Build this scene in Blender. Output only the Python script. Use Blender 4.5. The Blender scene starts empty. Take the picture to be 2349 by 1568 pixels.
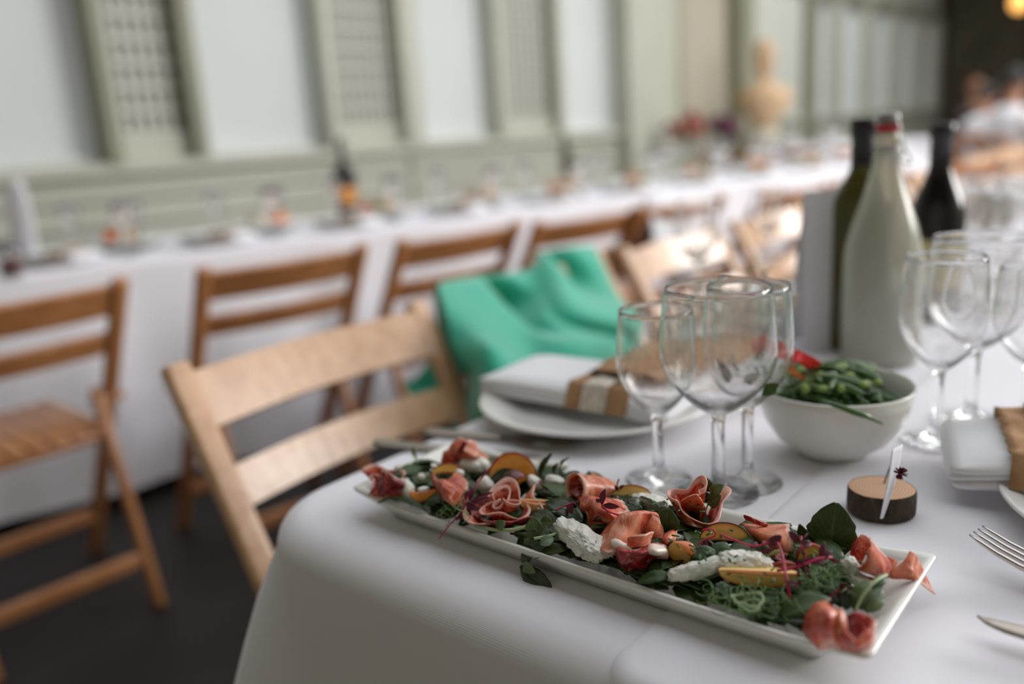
import bpy, bmesh, math, random
import numpy as np
from mathutils import Vector, Matrix, Euler, noise

PI = math.pi
sc = bpy.context.scene
col = sc.collection
rnd = random.Random(7)

# ------------------------------------------------------------------ camera
F, CX, CY = 1950.0, 1174.5, 784.0
TZ = 0.75                       # table height
CZ = TZ + 0.31                  # seated eye height
_roll, _pitch = math.atan(.0633), math.atan(478 / F)
_up = -np.array([math.sin(_roll) * math.cos(_pitch), math.cos(_roll) * math.cos(_pitch), math.sin(_pitch)])
_vx = 2850 - CX
_vy = -(_up[0] * _vx + _up[2] * F) / _up[1]
_Y = np.array([_vx, _vy, F]); _Y /= np.linalg.norm(_Y)
_X = np.cross(_Y, _up)
R = np.array([_X, _Y, _up])
C0 = np.array([0., 0., CZ])
cam_d = bpy.data.cameras.new('camera')
cam = bpy.data.objects.new('camera', cam_d); col.objects.link(cam); sc.camera = cam
m = Matrix.Identity(4)
for i in range(3):
    m[i][0] = R[i][0]; m[i][1] = -R[i][1]; m[i][2] = -R[i][2]; m[i][3] = C0[i]
cam.matrix_world = m
cam_d.sensor_width = 36.0; cam_d.lens = 36.0 * F / 2349
cam_d.clip_start = 0.02; cam_d.clip_end = 100
cam_d.dof.use_dof = True; cam_d.dof.focus_distance = 0.585; cam_d.dof.aperture_fstop = 2.0

# ------------------------------------------------------------------ world, light, exposure
w = bpy.data.worlds.new('world'); sc.world = w; w.use_nodes = True
bg = w.node_tree.nodes['Background']
bg.inputs[0].default_value = (0.93, 0.955, 1.0, 1); bg.inputs[1].default_value = 1.3
def area(name, loc, target, sx, sy, power, color):
    l = bpy.data.lights.new(name, 'AREA'); l.shape = 'RECTANGLE'; l.size = sx; l.size_y = sy
    l.energy = power; l.color = color
    o = bpy.data.objects.new(name, l); col.objects.link(o); o.location = loc
    d = Vector(target) - Vector(loc); o.rotation_euler = d.to_track_quat('-Z', 'Y').to_euler()
    return o
area('window_light', (3.4, 6.4, 2.9), (-0.6, 0.8, 0.7), 4.0, 2.2, 330, (1.0, 0.985, 0.97))  # assumed side light: lamp added inside the room, no window built there
area('skylight_light', (-.5, 11.0, 4.2), (-3.0, 11.5, 0.5), 5.0, 5.0, 150, (1.0, 0.985, 0.96))  # added fill lamp, brightens the far end of the window wall
sc.view_settings.view_transform = 'Standard'; sc.view_settings.look = 'None'
sc.view_settings.gamma = 1.0; sc.view_settings.use_curve_mapping = False
sc.view_settings.exposure = 0.34
sc.cycles.max_bounces = 14; sc.cycles.transmission_bounces = 12; sc.cycles.transparent_max_bounces = 16
sc.cycles.use_denoising = True

# ------------------------------------------------------------------ pixel (2349x1568 frame) to a real point
def ray(px, py): return R @ np.array([px - CX, py - CY, F])
def P(px, py, z):
    r = ray(px, py); return Vector(C0 + (z - CZ) / r[2] * r)
def PX(px, py, x):
    r = ray(px, py); return Vector(C0 + x / r[0] * r)
def PY(px, py, y):
    r = ray(px, py); return Vector(C0 + y / r[1] * r)
def depth(p): return float(R.T[2] @ (np.array(p) - C0))
def S(p, n): return n * depth(p) / F       # n pixels at point p, in metres

# ------------------------------------------------------------------ materials
def mat(name, color=(.8, .8, .8), rough=.5, **k):
    mt = bpy.data.materials.new(name); mt.use_nodes = True
    b = mt.node_tree.nodes['Principled BSDF']
    b.inputs['Base Color'].default_value = (*color, 1); b.inputs['Roughness'].default_value = rough
    names = dict(metal='Metallic', trans='Transmission Weight', ior='IOR', coat='Coat Weight', coatr='Coat Roughness',
                 sss='Subsurface Weight', sheen='Sheen Weight', alpha='Alpha', spec='Specular IOR Level')
    for kk, v in k.items():
        if kk in names: b.inputs[names[kk]].default_value = v
    if 'sssr' in k:
        b.inputs['Subsurface Radius'].default_value = k['sssr']; b.inputs['Subsurface Scale'].default_value = 0.004
    return mt
def nd(mt, t, **k):
    n = mt.node_tree.nodes.new(t)
    for a, v in k.items():
        if a in n.inputs: n.inputs[a].default_value = v
        else: setattr(n, a, v)
    return n
def lk(mt, a, b): mt.node_tree.links.new(a, b)
def ramp(mt, stops):
    n = mt.node_tree.nodes.new('ShaderNodeValToRGB'); cr = n.color_ramp
    while len(cr.elements) < len(stops): cr.elements.new(0.5)
    for e, (p, c) in zip(cr.elements, stops): e.position = p; e.color = (*c, 1)
    return n
def noisy(mt, stops, scale=20, detail=4, dist=0.0, bump=0.0, bscale=None, stretch=None, bdist=.002):
    b = mt.node_tree.nodes['Principled BSDF']
    tc = nd(mt, 'ShaderNodeTexCoord'); src = tc.outputs['Object']
    if stretch:
        mp = nd(mt, 'ShaderNodeMapping'); mp.inputs['Scale'].default_value = stretch; lk(mt, src, mp.inputs[0]); src = mp.outputs[0]
    n = nd(mt, 'ShaderNodeTexNoise', Scale=scale, Detail=detail, Distortion=dist); lk(mt, src, n.inputs['Vector'])
    r = ramp(mt, stops); lk(mt, n.outputs[0], r.inputs[0]); lk(mt, r.outputs[0], b.inputs['Base Color'])
    if bump:
        n2 = nd(mt, 'ShaderNodeTexNoise', Scale=bscale or scale * 4, Detail=4); lk(mt, src, n2.inputs['Vector'])
        bp = nd(mt, 'ShaderNodeBump', Strength=bump, Distance=bdist); lk(mt, n2.outputs[0], bp.inputs['Height']); lk(mt, bp.outputs[0], b.inputs['Normal'])
    return mt

M = {}
M['cloth'] = mat('cloth', (.79, .78, .83), .85, sheen=.15)
def _weave(mt, sc_, st):
    b = mt.node_tree.nodes['Principled BSDF']; tc = nd(mt, 'ShaderNodeTexCoord')
    a = nd(mt, 'ShaderNodeTexWave', Scale=sc_); a.bands_direction = 'X'; lk(mt, tc.outputs['Object'], a.inputs[0])
    c = nd(mt, 'ShaderNodeTexWave', Scale=sc_); c.bands_direction = 'Y'; lk(mt, tc.outputs['Object'], c.inputs[0])
    ad = nd(mt, 'ShaderNodeMath'); lk(mt, a.outputs[1], ad.inputs[0]); lk(mt, c.outputs[1], ad.inputs[1])
    bp = nd(mt, 'ShaderNodeBump', Strength=st, Distance=.0004); lk(mt, ad.outputs[0], bp.inputs['Height']); lk(mt, bp.outputs[0], b.inputs['Normal'])
_weave(M['cloth'], 420, .10)
M['napkin'] = mat('napkin', (.84, .84, .87), .8, sheen=.2)
M['porcelain'] = mat('porcelain', (.78, .77, .72), .22, coat=.4, coatr=.08)
M['plate'] = mat('plate', (.80, .80, .76), .25, coat=.3, coatr=.1)
M['wood'] = noisy(mat('wood', rough=.33, coat=.8, coatr=.24), [(.3, (.50, .27, .135)), (.5, (.58, .335, .18)), (.7, (.65, .40, .23))], 9, 6, 1.0, .05, 60, (3, 3, 3))  # near chairs: glossy reflection put into a paler base colour
M['wood_dark'] = noisy(mat('wood_dark', rough=.42, coat=.3, coatr=.25), [(.3, (.36, .14, .05)), (.5, (.45, .19, .07)), (.7, (.53, .24, .10))], 9, 6, 1.0, .05, 60)  # same varnished wood without the painted-in sheen
M['floor'] = noisy(mat('floor', rough=.6), [(.3, (.007, .004, .004)), (.7, (.014, .009, .008))], 3, 5)
M['wall_green'] = noisy(mat('wall_green', rough=.6), [(.3, (.41, .415, .34)), (.7, (.46, .465, .385))], 2, 3)
M['olive'] = noisy(mat('olive', rough=.6), [(.3, (.21, .21, .145)), (.7, (.26, .26, .185))], 2, 3)
M['blind'] = noisy(mat('blind', rough=.9), [(.3, (.59, .61, .60)), (.7, (.63, .65, .64))], 1.5, 2)
M['lattice'] = mat('lattice', (.55, .55, .49), .6)
M['lattice_back'] = mat('lattice_back', (.50, .51, .45), .8)
M['dim_panel'] = mat('dim_panel', (.40, .365, .28), .8)
M['dark_wall'] = noisy(mat('dark_wall', rough=.8), [(.3, (.05, .04, .025)), (.7, (.09, .075, .045))], 2, 3)
M['ceiling'] = mat('ceiling', (.25, .24, .20), .8)
M['glass'] = mat('glass', (1, 1, 1), .0, trans=1.0, ior=1.45)
def _clear(mt, f):
    t = nd(mt, 'ShaderNodeBsdfTransparent'); ms = nd(mt, 'ShaderNodeMixShader'); ms.inputs[0].default_value = f
    out = [x for x in mt.node_tree.nodes if x.type == 'OUTPUT_MATERIAL'][0]
    lk(mt, mt.node_tree.nodes['Principled BSDF'].outputs[0], ms.inputs[1]); lk(mt, t.outputs[0], ms.inputs[2]); lk(mt, ms.outputs[0], out.inputs[0])
_clear(M['glass'], .08)
M['frosted'] = mat('frosted', (.84, .83, .74), .16, trans=.68, ior=1.33)
M['green_glass'] = mat('green_glass', (.10, .09, .012), .08, trans=.55, ior=1.5)
M['black_glass'] = mat('black_glass', (.006, .004, .005), .12)
M['foil'] = mat('foil', (.012, .008, .012), .35)
M['label'] = mat('label', (.55, .48, .22), .7)
M['label_orange'] = mat('label_orange', (.75, .30, .05), .7)
M['steel'] = mat('steel', (.62, .58, .56), .22, metal=1.0)
M['dull_steel'] = mat('dull_steel', (.42, .37, .32), .34, metal=1.0)
M['wire'] = mat('wire', (.35, .36, .36), .3, metal=1.0)
M['red_rubber'] = mat('red_rubber', (.55, .01, .02), .4)
M['stopper'] = mat('stopper', (.22, .20, .17), .3)
M['card'] = mat('card', (.78, .78, .84), .85)
M['green_cloth'] = mat('green_cloth', (.015, .40, .26), .75, sheen=.5)
M['kraft'] = noisy(mat('kraft', rough=.85), [(.3, (.33, .17, .075)), (.7, (.45, .26, .13))], 50, 4, 0, .4, 400)
M['lace'] = noisy(mat('lace', rough=.9), [(.35, (.45, .36, .25)), (.6, (.72, .68, .60))], 260, 2, 0, .5, 500)
M['straw'] = noisy(mat('straw', rough=.8), [(.3, (.42, .32, .2)), (.7, (.66, .56, .42))], 90, 4)
M['wine'] = mat('wine', (.16, .01, .015), .1)
M['black_cloth'] = mat('black_cloth', (.012, .010, .012), .9)
M['skin'] = mat('skin', (.52, .27, .17), .5, sss=.1)
M['hair_brown'] = mat('hair_brown', (.16, .06, .02), .6)
M['hair_dark'] = mat('hair_dark', (.015, .009, .007), .6)
M['white_shirt'] = mat('white_shirt', (.80, .80, .85), .85)
M['sandstone'] = noisy(mat('sandstone', rough=.8), [(.3, (.52, .33, .18)), (.7, (.66, .47, .30))], 9, 3)
M['plinth'] = mat('plinth', (.60, .56, .44), .8)
M['flower_pink'] = mat('flower_pink', (.34, .12, .08), .7)
M['flower_plum'] = mat('flower_plum', (.10, .02, .05), .7)
M['foliage'] = noisy(mat('foliage', rough=.6), [(.3, (.05, .10, .03)), (.7, (.12, .2, .06))], 40, 3)
M['bulb'] = mat('bulb', (1, .6, .2), .4)
M['bulb'].node_tree.nodes['Principled BSDF'].inputs['Emission Color'].default_value = (1, .45, .1, 1)
M['bulb'].node_tree.nodes['Principled BSDF'].inputs['Emission Strength'].default_value = 1.5
# --- food
def ham(name, deep, mid, pale, thr=.5):
    mt = mat(name, mid, .38, sss=.25, sssr=(1, .3, .2), coat=.15, coatr=.25)
    b = mt.node_tree.nodes['Principled BSDF']
    tc = nd(mt, 'ShaderNodeTexCoord'); uv = nd(mt, 'ShaderNodeUVMap')
    n = nd(mt, 'ShaderNodeTexNoise', Scale=48, Detail=4, Distortion=1.2); lk(mt, tc.outputs['Object'], n.inputs[0])
    r = ramp(mt, [(thr - .13, deep), (thr, mid), (thr + .14, pale)]); lk(mt, n.outputs[0], r.inputs[0])
    # thin marbled fat veins
    n2 = nd(mt, 'ShaderNodeTexNoise', Scale=38, Detail=3, Distortion=2.2); lk(mt, tc.outputs['Object'], n2.inputs[0])
    v = ramp(mt, [(.485, (0, 0, 0)), (.5, (.75, .75, .75)), (.515, (0, 0, 0))]); lk(mt, n2.outputs[0], v.inputs[0])
    mx = nd(mt, 'ShaderNodeMixRGB'); lk(mt, v.outputs[0], mx.inputs[0]); lk(mt, r.outputs[0], mx.inputs[1]); mx.inputs[2].default_value = (.85, .52, .42, 1)
    # fat edge along v=1
    sp = nd(mt, 'ShaderNodeSeparateXYZ'); lk(mt, uv.outputs[0], sp.inputs[0])
    ad = nd(mt, 'ShaderNodeMath', operation='MULTIPLY_ADD'); lk(mt, n.outputs[0], ad.inputs[0]); ad.inputs[1].default_value = .25; lk(mt, sp.outputs[1], ad.inputs[2])
    e = ramp(mt, [(.97, (0, 0, 0)), (1.12 if False else 1.0, (.55, .55, .55))]); lk(mt, ad.outputs[0], e.inputs[0])
    m2 = nd(mt, 'ShaderNodeMixRGB'); lk(mt, e.outputs[0], m2.inputs[0]); lk(mt, mx.outputs[0], m2.inputs[1]); m2.inputs[2].default_value = (.86, .62, .52, 1)
    lk(mt, m2.outputs[0], b.inputs['Base Color'])
    w_ = nd(mt, 'ShaderNodeTexNoise', Scale=220, Detail=2); lk(mt, tc.outputs['Object'], w_.inputs[0])
    bp = nd(mt, 'ShaderNodeBump', Strength=.35, Distance=.0006); lk(mt, w_.outputs[0], bp.inputs['Height']); lk(mt, bp.outputs[0], b.inputs['Normal'])
    return mt
M['ham'] = ham('ham', (.30, .014, .010), (.57, .105, .052), (.74, .28, .155))
M['ham_pale'] = ham('ham_pale', (.50, .085, .038), (.66, .21, .105), (.76, .34, .20))
M['ham_red'] = ham('ham_red', (.15, .005, .010), (.36, .022, .026), (.58, .11, .08), .54)
M['fat'] = mat('fat', (.82, .70, .62), .3, sss=.3, sssr=(1, .6, .5), coat=.3)
def peach(name, edge, mid, pit):
    mt = mat(name, mid, .3, sss=.3, sssr=(1, .5, .15), coat=.4, coatr=.15)
    b = mt.node_tree.nodes['Principled BSDF']; uv = nd(mt, 'ShaderNodeUVMap'); sp = nd(mt, 'ShaderNodeSeparateXYZ'); lk(mt, uv.outputs[0], sp.inputs[0])
    tc = nd(mt, 'ShaderNodeTexCoord'); n = nd(mt, 'ShaderNodeTexNoise', Scale=90, Detail=3); lk(mt, tc.outputs['Object'], n.inputs[0])
    ad = nd(mt, 'ShaderNodeMath', operation='MULTIPLY_ADD'); lk(mt, n.outputs[0], ad.inputs[0]); ad.inputs[1].default_value = .3; lk(mt, sp.outputs[0], ad.inputs[2])
    r = ramp(mt, [(.22, pit), (.42, mid), (.85, mid), (1.0, edge)]); lk(mt, ad.outputs[0], r.inputs[0]); lk(mt, r.outputs[0], b.inputs['Base Color'])
    return mt
M['peach'] = peach('peach', (.88, .32, .03), (.95, .52, .11), (.45, .04, .02))
M['peach_pale'] = peach('peach_pale', (.92, .46, .08), (.97, .66, .24), (.70, .2, .05))
M['peach_deep'] = peach('peach_deep', (.85, .24, .02), (.92, .38, .045), (.55, .08, .02))
M['peach_skin'] = noisy(mat('peach_skin', rough=.45, coat=.2), [(.3, (.10, .006, .012)), (.5, (.33, .02, .015)), (.7, (.60, .13, .02))], 45, 3)
M['peach_skin_dark'] = noisy(mat('peach_skin_dark', rough=.4, coat=.2), [(.35, (.05, .004, .008)), (.65, (.20, .012, .014))], 45, 3)
M['mozz'] = noisy(mat('mozz', rough=.38, sss=.3, sssr=(1, .9, .8), coat=.3, coatr=.2), [(.3, (.78, .77, .68)), (.7, (.86, .85, .79))], 60, 4, 0, .7, 210, None, .0025)
def leafm(name, c1, c2, vein, tr=.25):
    mt = mat(name, c1, .42, coat=.15, coatr=.3)
    b = mt.node_tree.nodes['Principled BSDF']; tc = nd(mt, 'ShaderNodeTexCoord'); uv = nd(mt, 'ShaderNodeUVMap')
    n = nd(mt, 'ShaderNodeTexNoise', Scale=120, Detail=4); lk(mt, tc.outputs['Object'], n.inputs[0])
    r = ramp(mt, [(.35, c1), (.65, c2)]); lk(mt, n.outputs[0], r.inputs[0])
    # midrib and side veins from the leaf's own coordinates: u across 0..1, v along
    sp = nd(mt, 'ShaderNodeSeparateXYZ'); lk(mt, uv.outputs[0], sp.inputs[0])
    a = nd(mt, 'ShaderNodeMath', operation='SUBTRACT'); lk(mt, sp.outputs[0], a.inputs[0]); a.inputs[1].default_value = .5
    ab = nd(mt, 'ShaderNodeMath', operation='ABSOLUTE'); lk(mt, a.outputs[0], ab.inputs[0])
    mr = ramp(mt, [(0.0, (1, 1, 1)), (.035, (0, 0, 0))]); lk(mt, ab.outputs[0], mr.inputs[0])
    c = nd(mt, 'ShaderNodeMath', operation='MULTIPLY_ADD'); lk(mt, ab.outputs[0], c.inputs[0]); c.inputs[1].default_value = -.9; lk(mt, sp.outputs[1], c.inputs[2])
    f = nd(mt, 'ShaderNodeMath', operation='MULTIPLY'); lk(mt, c.outputs[0], f.inputs[0]); f.inputs[1].default_value = 7
    fr = nd(mt, 'ShaderNodeMath', operation='FRACT'); lk(mt, f.outputs[0], fr.inputs[0])
    sv = ramp(mt, [(0, (.5, .5, .5)), (.09, (0, 0, 0)), (.91, (0, 0, 0)), (1, (.5, .5, .5))]); lk(mt, fr.outputs[0], sv.inputs[0])
    mxx = nd(mt, 'ShaderNodeMath', operation='MAXIMUM'); lk(mt, mr.outputs[0], mxx.inputs[0]); lk(mt, sv.outputs[0], mxx.inputs[1])
    m2 = nd(mt, 'ShaderNodeMixRGB'); lk(mt, mxx.outputs[0], m2.inputs[0]); lk(mt, r.outputs[0], m2.inputs[1]); m2.inputs[2].default_value = (*vein, 1)
    lk(mt, m2.outputs[0], b.inputs['Base Color'])
    bp = nd(mt, 'ShaderNodeBump', Strength=.4, Distance=.0005); bp.invert = True; lk(mt, mxx.outputs[0], bp.inputs['Height']); lk(mt, bp.outputs[0], b.inputs['Normal'])
    t = nd(mt, 'ShaderNodeBsdfTranslucent'); lk(mt, m2.outputs[0], t.inputs[0])
    ms = nd(mt, 'ShaderNodeMixShader'); ms.inputs[0].default_value = tr
    out = [x for x in mt.node_tree.nodes if x.type == 'OUTPUT_MATERIAL'][0]
    lk(mt, b.outputs[0], ms.inputs[1]); lk(mt, t.outputs[0], ms.inputs[2]); lk(mt, ms.outputs[0], out.inputs[0])
    return mt
M['leaf'] = leafm('leaf', (.030, .065, .010), (.058, .105, .018), (.10, .16, .045))
M['leaf_dark'] = leafm('leaf_dark', (.012, .028, .007), (.024, .048, .010), (.05, .085, .025), .12)
M['leaf_light'] = leafm('leaf_light', (.09, .15, .045), (.15, .22, .085), (.26, .34, .16))
M['leaf_grey'] = leafm('leaf_grey', (.10, .16, .10), (.17, .24, .15), (.3, .38, .27))
M['stem'] = mat('stem', (.20, .30, .10), .4, sss=.1)
M['stem_pale'] = mat('stem_pale', (.38, .46, .25), .4, sss=.1)
M['tendril'] = mat('tendril', (.14, .25, .08), .4)
M['amaranth'] = leafm('amaranth', (.075, .004, .016), (.14, .006, .03), (.35, .01, .09), .1)
M['amaranth_stem'] = mat('amaranth_stem', (.42, .005, .07), .35, sss=.1)
M['chive'] = mat('chive', (.03, .10, .02), .4)
M['bean'] = noisy(mat('bean', rough=.3, coat=.3), [(.3, (.03, .10, .012)), (.7, (.07, .18, .03))], 50, 3)
M['pea'] = mat('pea', (.28, .42, .10), .35, sss=.1)
M['petal_red'] = mat('petal_red', (.80, .012, .015), .45, sss=.1)
M['petal_orange'] = mat('petal_orange', (.80, .16, .02), .45, sss=.1)
M['bark'] = noisy(mat('bark', rough=.9), [(.3, (.022, .013, .008)), (.6, (.05, .033, .02)), (.8, (.10, .07, .045))], 140, 6, 1, 1.0, 260, (1, 1, .35))
M['cut_wood'] = mat('cut_wood', (.55, .33, .20), .75)
def _rings(mt):
    b = mt.node_tree.nodes['Principled BSDF']; tc = nd(mt, 'ShaderNodeTexCoord')
    wv = nd(mt, 'ShaderNodeTexWave', Scale=130, Distortion=1.5, Detail=2); wv.wave_type = 'RINGS'; wv.rings_direction = 'Z'; lk(mt, tc.outputs['Object'], wv.inputs[0])
    r = ramp(mt, [(.2, (.46, .26, .15)), (.8, (.60, .38, .24))]); lk(mt, wv.outputs[0], r.inputs[0]); lk(mt, r.outputs[0], b.inputs['Base Color'])
_rings(M['cut_wood'])
M['dried_flower'] = mat('dried_flower', (.10, .004, .022), .8)
M['bread'] = mat('bread', (.55, .30, .14), .8)

# ------------------------------------------------------------------ object helpers
def empty(name, loc=(0, 0, 0), rz=0.0):
    o = bpy.data.objects.new(name, None); col.objects.link(o); o.location = loc; o.rotation_euler = (0, 0, rz); o.empty_display_size = .05
    return o
def tag(o, label=None, cat=None, group=None, kind=None):
    if label: o['label'] = label
    if cat: o['category'] = cat
    if group: o['group'] = group
    if kind: o['kind'] = kind
    return o
def thing(name, label, cat, loc, rz=0.0, group=None):
    return tag(empty(name, loc, rz), label, cat, group)
class MB:
    """collects vertices, faces and uvs; build() links them as one mesh object"""
    def __init__(s): s.v = []; s.f = []; s.uv = {}
    def add(s, vs, fs, uvs=None):
        n = len(s.v); s.v += [tuple(v) for v in vs]; s.f += [tuple(i + n for i in f) for f in fs]
        if uvs is not None:
            for i, q in enumerate(uvs): s.uv[n + i] = q
    def box(s, a, b):
        x0, y0, z0 = a; x1, y1, z1 = b
        s.add([(x0, y0, z0), (x1, y0, z0), (x1, y1, z0), (x0, y1, z0), (x0, y0, z1), (x1, y0, z1), (x1, y1, z1), (x0, y1, z1)],
              [(0, 3, 2, 1), (4, 5, 6, 7), (0, 1, 5, 4), (1, 2, 6, 5), (2, 3, 7, 6), (3, 0, 4, 7)])
    def beam(s, a, b, w_, h, side=(0, 1, 0)):
        a = Vector(a); b = Vector(b); d = (b - a).normalized(); sd = Vector(side); sd = (sd - sd.dot(d) * d).normalized(); n = d.cross(sd)
        vs = []
        for p in (a, b):
            for i, j in ((-1, -1), (1, -1), (1, 1), (-1, 1)): vs.append(p + sd * (i * w_ / 2) + n * (j * h / 2))
        s.add(vs, [(3, 2, 1, 0), (4, 5, 6, 7), (0, 1, 5, 4), (1, 2, 6, 5), (2, 3, 7, 6), (3, 0, 4, 7)])
    def grid(s, pts, uvs=None, closeu=False):
        nu = len(pts); nv = len(pts[0]); vs = [p for r in pts for p in r]; fs = []
        for i in range(nu if closeu else nu - 1):
            for j in range(nv - 1):
                k = (i + 1) % nu
                fs.append((i * nv + j, k * nv + j, k * nv + j + 1, i * nv + j + 1))
        if uvs is None: uvs = [(i / max(1, nu - 1), j / max(1, nv - 1)) for i in range(nu) for j in range(nv)]
        s.add(vs, fs, uvs)
    def tube(s, pts, r, n=6, cap=True):
        pts = [Vector(p) for p in pts]; rr = r if isinstance(r, (list, tuple)) else [r] * len(pts); rows = []; ref = None
        for i, p in enumerate(pts):
            d = (pts[min(i + 1, len(pts) - 1)] - pts[max(i - 1, 0)])
            d = d.normalized() if d.length > 1e-9 else Vector((0, 0, 1))
            if ref is None:
                ref = Vector((0, 0, 1)).cross(d)
                if ref.length < .1: ref = Vector((1, 0, 0)).cross(d)
            ref = (ref - ref.dot(d) * d).normalized(); bn = d.cross(ref)
            rows.append([p + (ref * math.cos(2 * PI * k / n) + bn * math.sin(2 * PI * k / n)) * rr[i] for k in range(n)])
        base = len(s.v); s.add([q for r_ in rows for q in r_], [(i * n + k, i * n + (k + 1) % n, (i + 1) * n + (k + 1) % n, (i + 1) * n + k) for i in range(len(rows) - 1) for k in range(n)])
        if cap:
            s.f.append(tuple(base + k for k in reversed(range(n)))); s.f.append(tuple(base + (len(rows) - 1) * n + k for k in range(n)))
    def lathe(s, prof, n=48, c=(0, 0, 0)):
        rows = []
        for k in range(n):
            a = 2 * PI * k / n; rows.append([(c[0] + r * math.cos(a), c[1] + r * math.sin(a), c[2] + z) for r, z in prof])
        s.grid(rows, closeu=True)
    def build(s, name, mt, parent=None, smooth=True, bevel=0, solid=0, sub=0, local=False, merge=False, segs=2):
        me = bpy.data.meshes.new(name); V = np.array(s.v, dtype=float)
        if not local:
            if parent is not None:
                o0 = Vector(parent.location)
                if parent.parent: o0 = o0 + Vector(parent.parent.location)
            else:
                mn, mx = V.min(0), V.max(0); o0 = Vector(((mn[0] + mx[0]) / 2, (mn[1] + mx[1]) / 2, mn[2]))
            V = V - np.array(o0)
        me.from_pydata(V.tolist(), [], s.f)
        if s.uv:
            ul = me.uv_layers.new(name='UVMap'); idx = np.empty(len(me.loops), dtype=int); me.loops.foreach_get('vertex_index', idx)
            arr = np.array([s.uv.get(int(i), (0, 0)) for i in idx], dtype=float).ravel(); ul.data.foreach_set('uv', arr)
        if bevel or merge:
            bm = bmesh.new(); bm.from_mesh(me)
            if merge: bmesh.ops.remove_doubles(bm, verts=bm.verts, dist=1e-5)
            if bevel: bmesh.ops.bevel(bm, geom=list(bm.edges), offset=bevel, segments=segs, profile=.5, affect='EDGES')
            bmesh.ops.recalc_face_normals(bm, faces=bm.faces)
            bm.to_mesh(me); bm.free()
        if smooth: me.polygons.foreach_set('use_smooth', [True] * len(me.polygons))
        if mt: me.materials.append(mt)
        o = bpy.data.objects.new(name, me); col.objects.link(o)
        if parent is not None: o.parent = parent
        if not local and parent is None: o.location = o0
        if sub: q = o.modifiers.new('s', 'SUBSURF'); q.levels = q.render_levels = sub
        if solid: q = o.modifiers.new('t', 'SOLIDIFY'); q.thickness = solid; q.offset = 0
        return o
_kids = {}
def copy_tree(o, parent=None, first=True):
    if first:
        _kids.clear()
        for x in bpy.data.objects:
            if x.parent: _kids.setdefault(x.parent.name, []).append(x)
    c = o.copy(); col.objects.link(c)
    if parent is not None: c.parent = parent
    for ch in _kids.get(o.name, []): copy_tree(ch, c, False)
    return c
def dup(o, loc, rz=None, label=None, group=None, scale=None):
    c = copy_tree(o); c.location = loc
    if rz is not None: c.rotation_euler = (0, 0, rz)
    if label: c['label'] = label
    if group: c['group'] = group
    if scale: c.scale = (scale,) * 3
    return c
def struct(o): o['kind'] = 'structure'; return o
def cr(p0, p1, p2, p3, t):
    return .5 * ((2 * p1) + (-p0 + p2) * t + (2 * p0 - 5 * p1 + 4 * p2 - p3) * t * t + (-p0 + 3 * p1 - 3 * p2 + p3) * t ** 3)
def spline(pts, n):
    pts = [Vector(p) for p in pts]; out = []; m_ = len(pts) - 1
    for i in range(n):
        t = i / (n - 1) * m_; k = min(int(t), m_ - 1); f = t - k
        out.append(cr(pts[max(k - 1, 0)], pts[k], pts[k + 1], pts[min(k + 2, m_)], f))
    return out
def sheetpts(rows, nu, nv):
    a = [spline(r, nv) for r in rows]
    cols = [spline([a[i][j] for i in range(len(a))], nu) for j in range(nv)]
    return [[cols[j][i] for j in range(nv)] for i in range(nu)]
def ripple(pts, amp, sc_, seed=0):
    out = []
    for r in pts:
        q = []
        for p in r:
            v = Vector(p); n_ = Vector((noise.noise(v * sc_ + Vector((seed, 0, 0))), noise.noise(v * sc_ + Vector((0, seed + 9, 0))), noise.noise(v * sc_ + Vector((0, 0, seed + 5)))))
            q.append(v + n_ * amp)
        out.append(q)
    return out

# ================================================================== THE ROOM
WX = -4.2
b = MB(); b.box((-4.6, -4, -.05), (7, 18, 0)); struct(b.build('floor', M['floor'], smooth=False))
ce = struct(empty('ceiling', (1, 7, 4.4)))
for q in (((-4.6, 13.5, 4.4), (7, 18, 4.5)), ((-4.6, -4, 4.4), (-3.2, 13.5, 4.5)), ((4.2, -4, 4.4), (7, 13.5, 4.5)), ((-3.2, -4, 4.4), (4.2, .2, 4.5))):  # unseen roof, opening shaped to keep sky off the cloth front
    b = MB(); b.box(*q); b.build('roof_panel', M['ceiling'], ce, smooth=False)
for k in range(10):
    b = MB(); b.box((-3.2, 1.2 + k * 1.3, 4.38), (4.2, 1.28 + k * 1.3, 4.5)); b.build('glazing_bar', M['wall_green'], ce, smooth=False)  # assumed bars across the unseen roof opening that lets in sky light
b = MB(); b.box((5.0, -4, 0), (5.2, 17.4, 4.4)); struct(b.build('wall_right', M['plinth'], smooth=False))
b = MB(); b.box((-4.6, -4.2, 0), (5.2, -4, 4.4)); struct(b.build('wall_front', M['plinth'], smooth=False))
b = MB(); b.box((-4.6, 17.4, 0), (7, 17.6, 4.4)); wb = struct(b.build('wall_back', M['dark_wall'], smooth=False))
wl = struct(empty('wall_left', (WX, 6, 0)))
b = MB(); b.box((WX - .3, -4, 0), (WX - .14, 17.4, 4.4)); b.build('backing', M['wall_green'], wl, smooth=False)
b = MB(); b.box((WX - .14, -4, .98), (WX + .04, 17.4, 1.04)); b.build('sill_rail', M['wall_green'], wl, smooth=False)
b = MB(); b.box((WX - .14, -4, 2.48), (WX + .02, 17.4, 2.62)); b.build('top_rail', M['olive'], wl, smooth=False)
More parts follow.
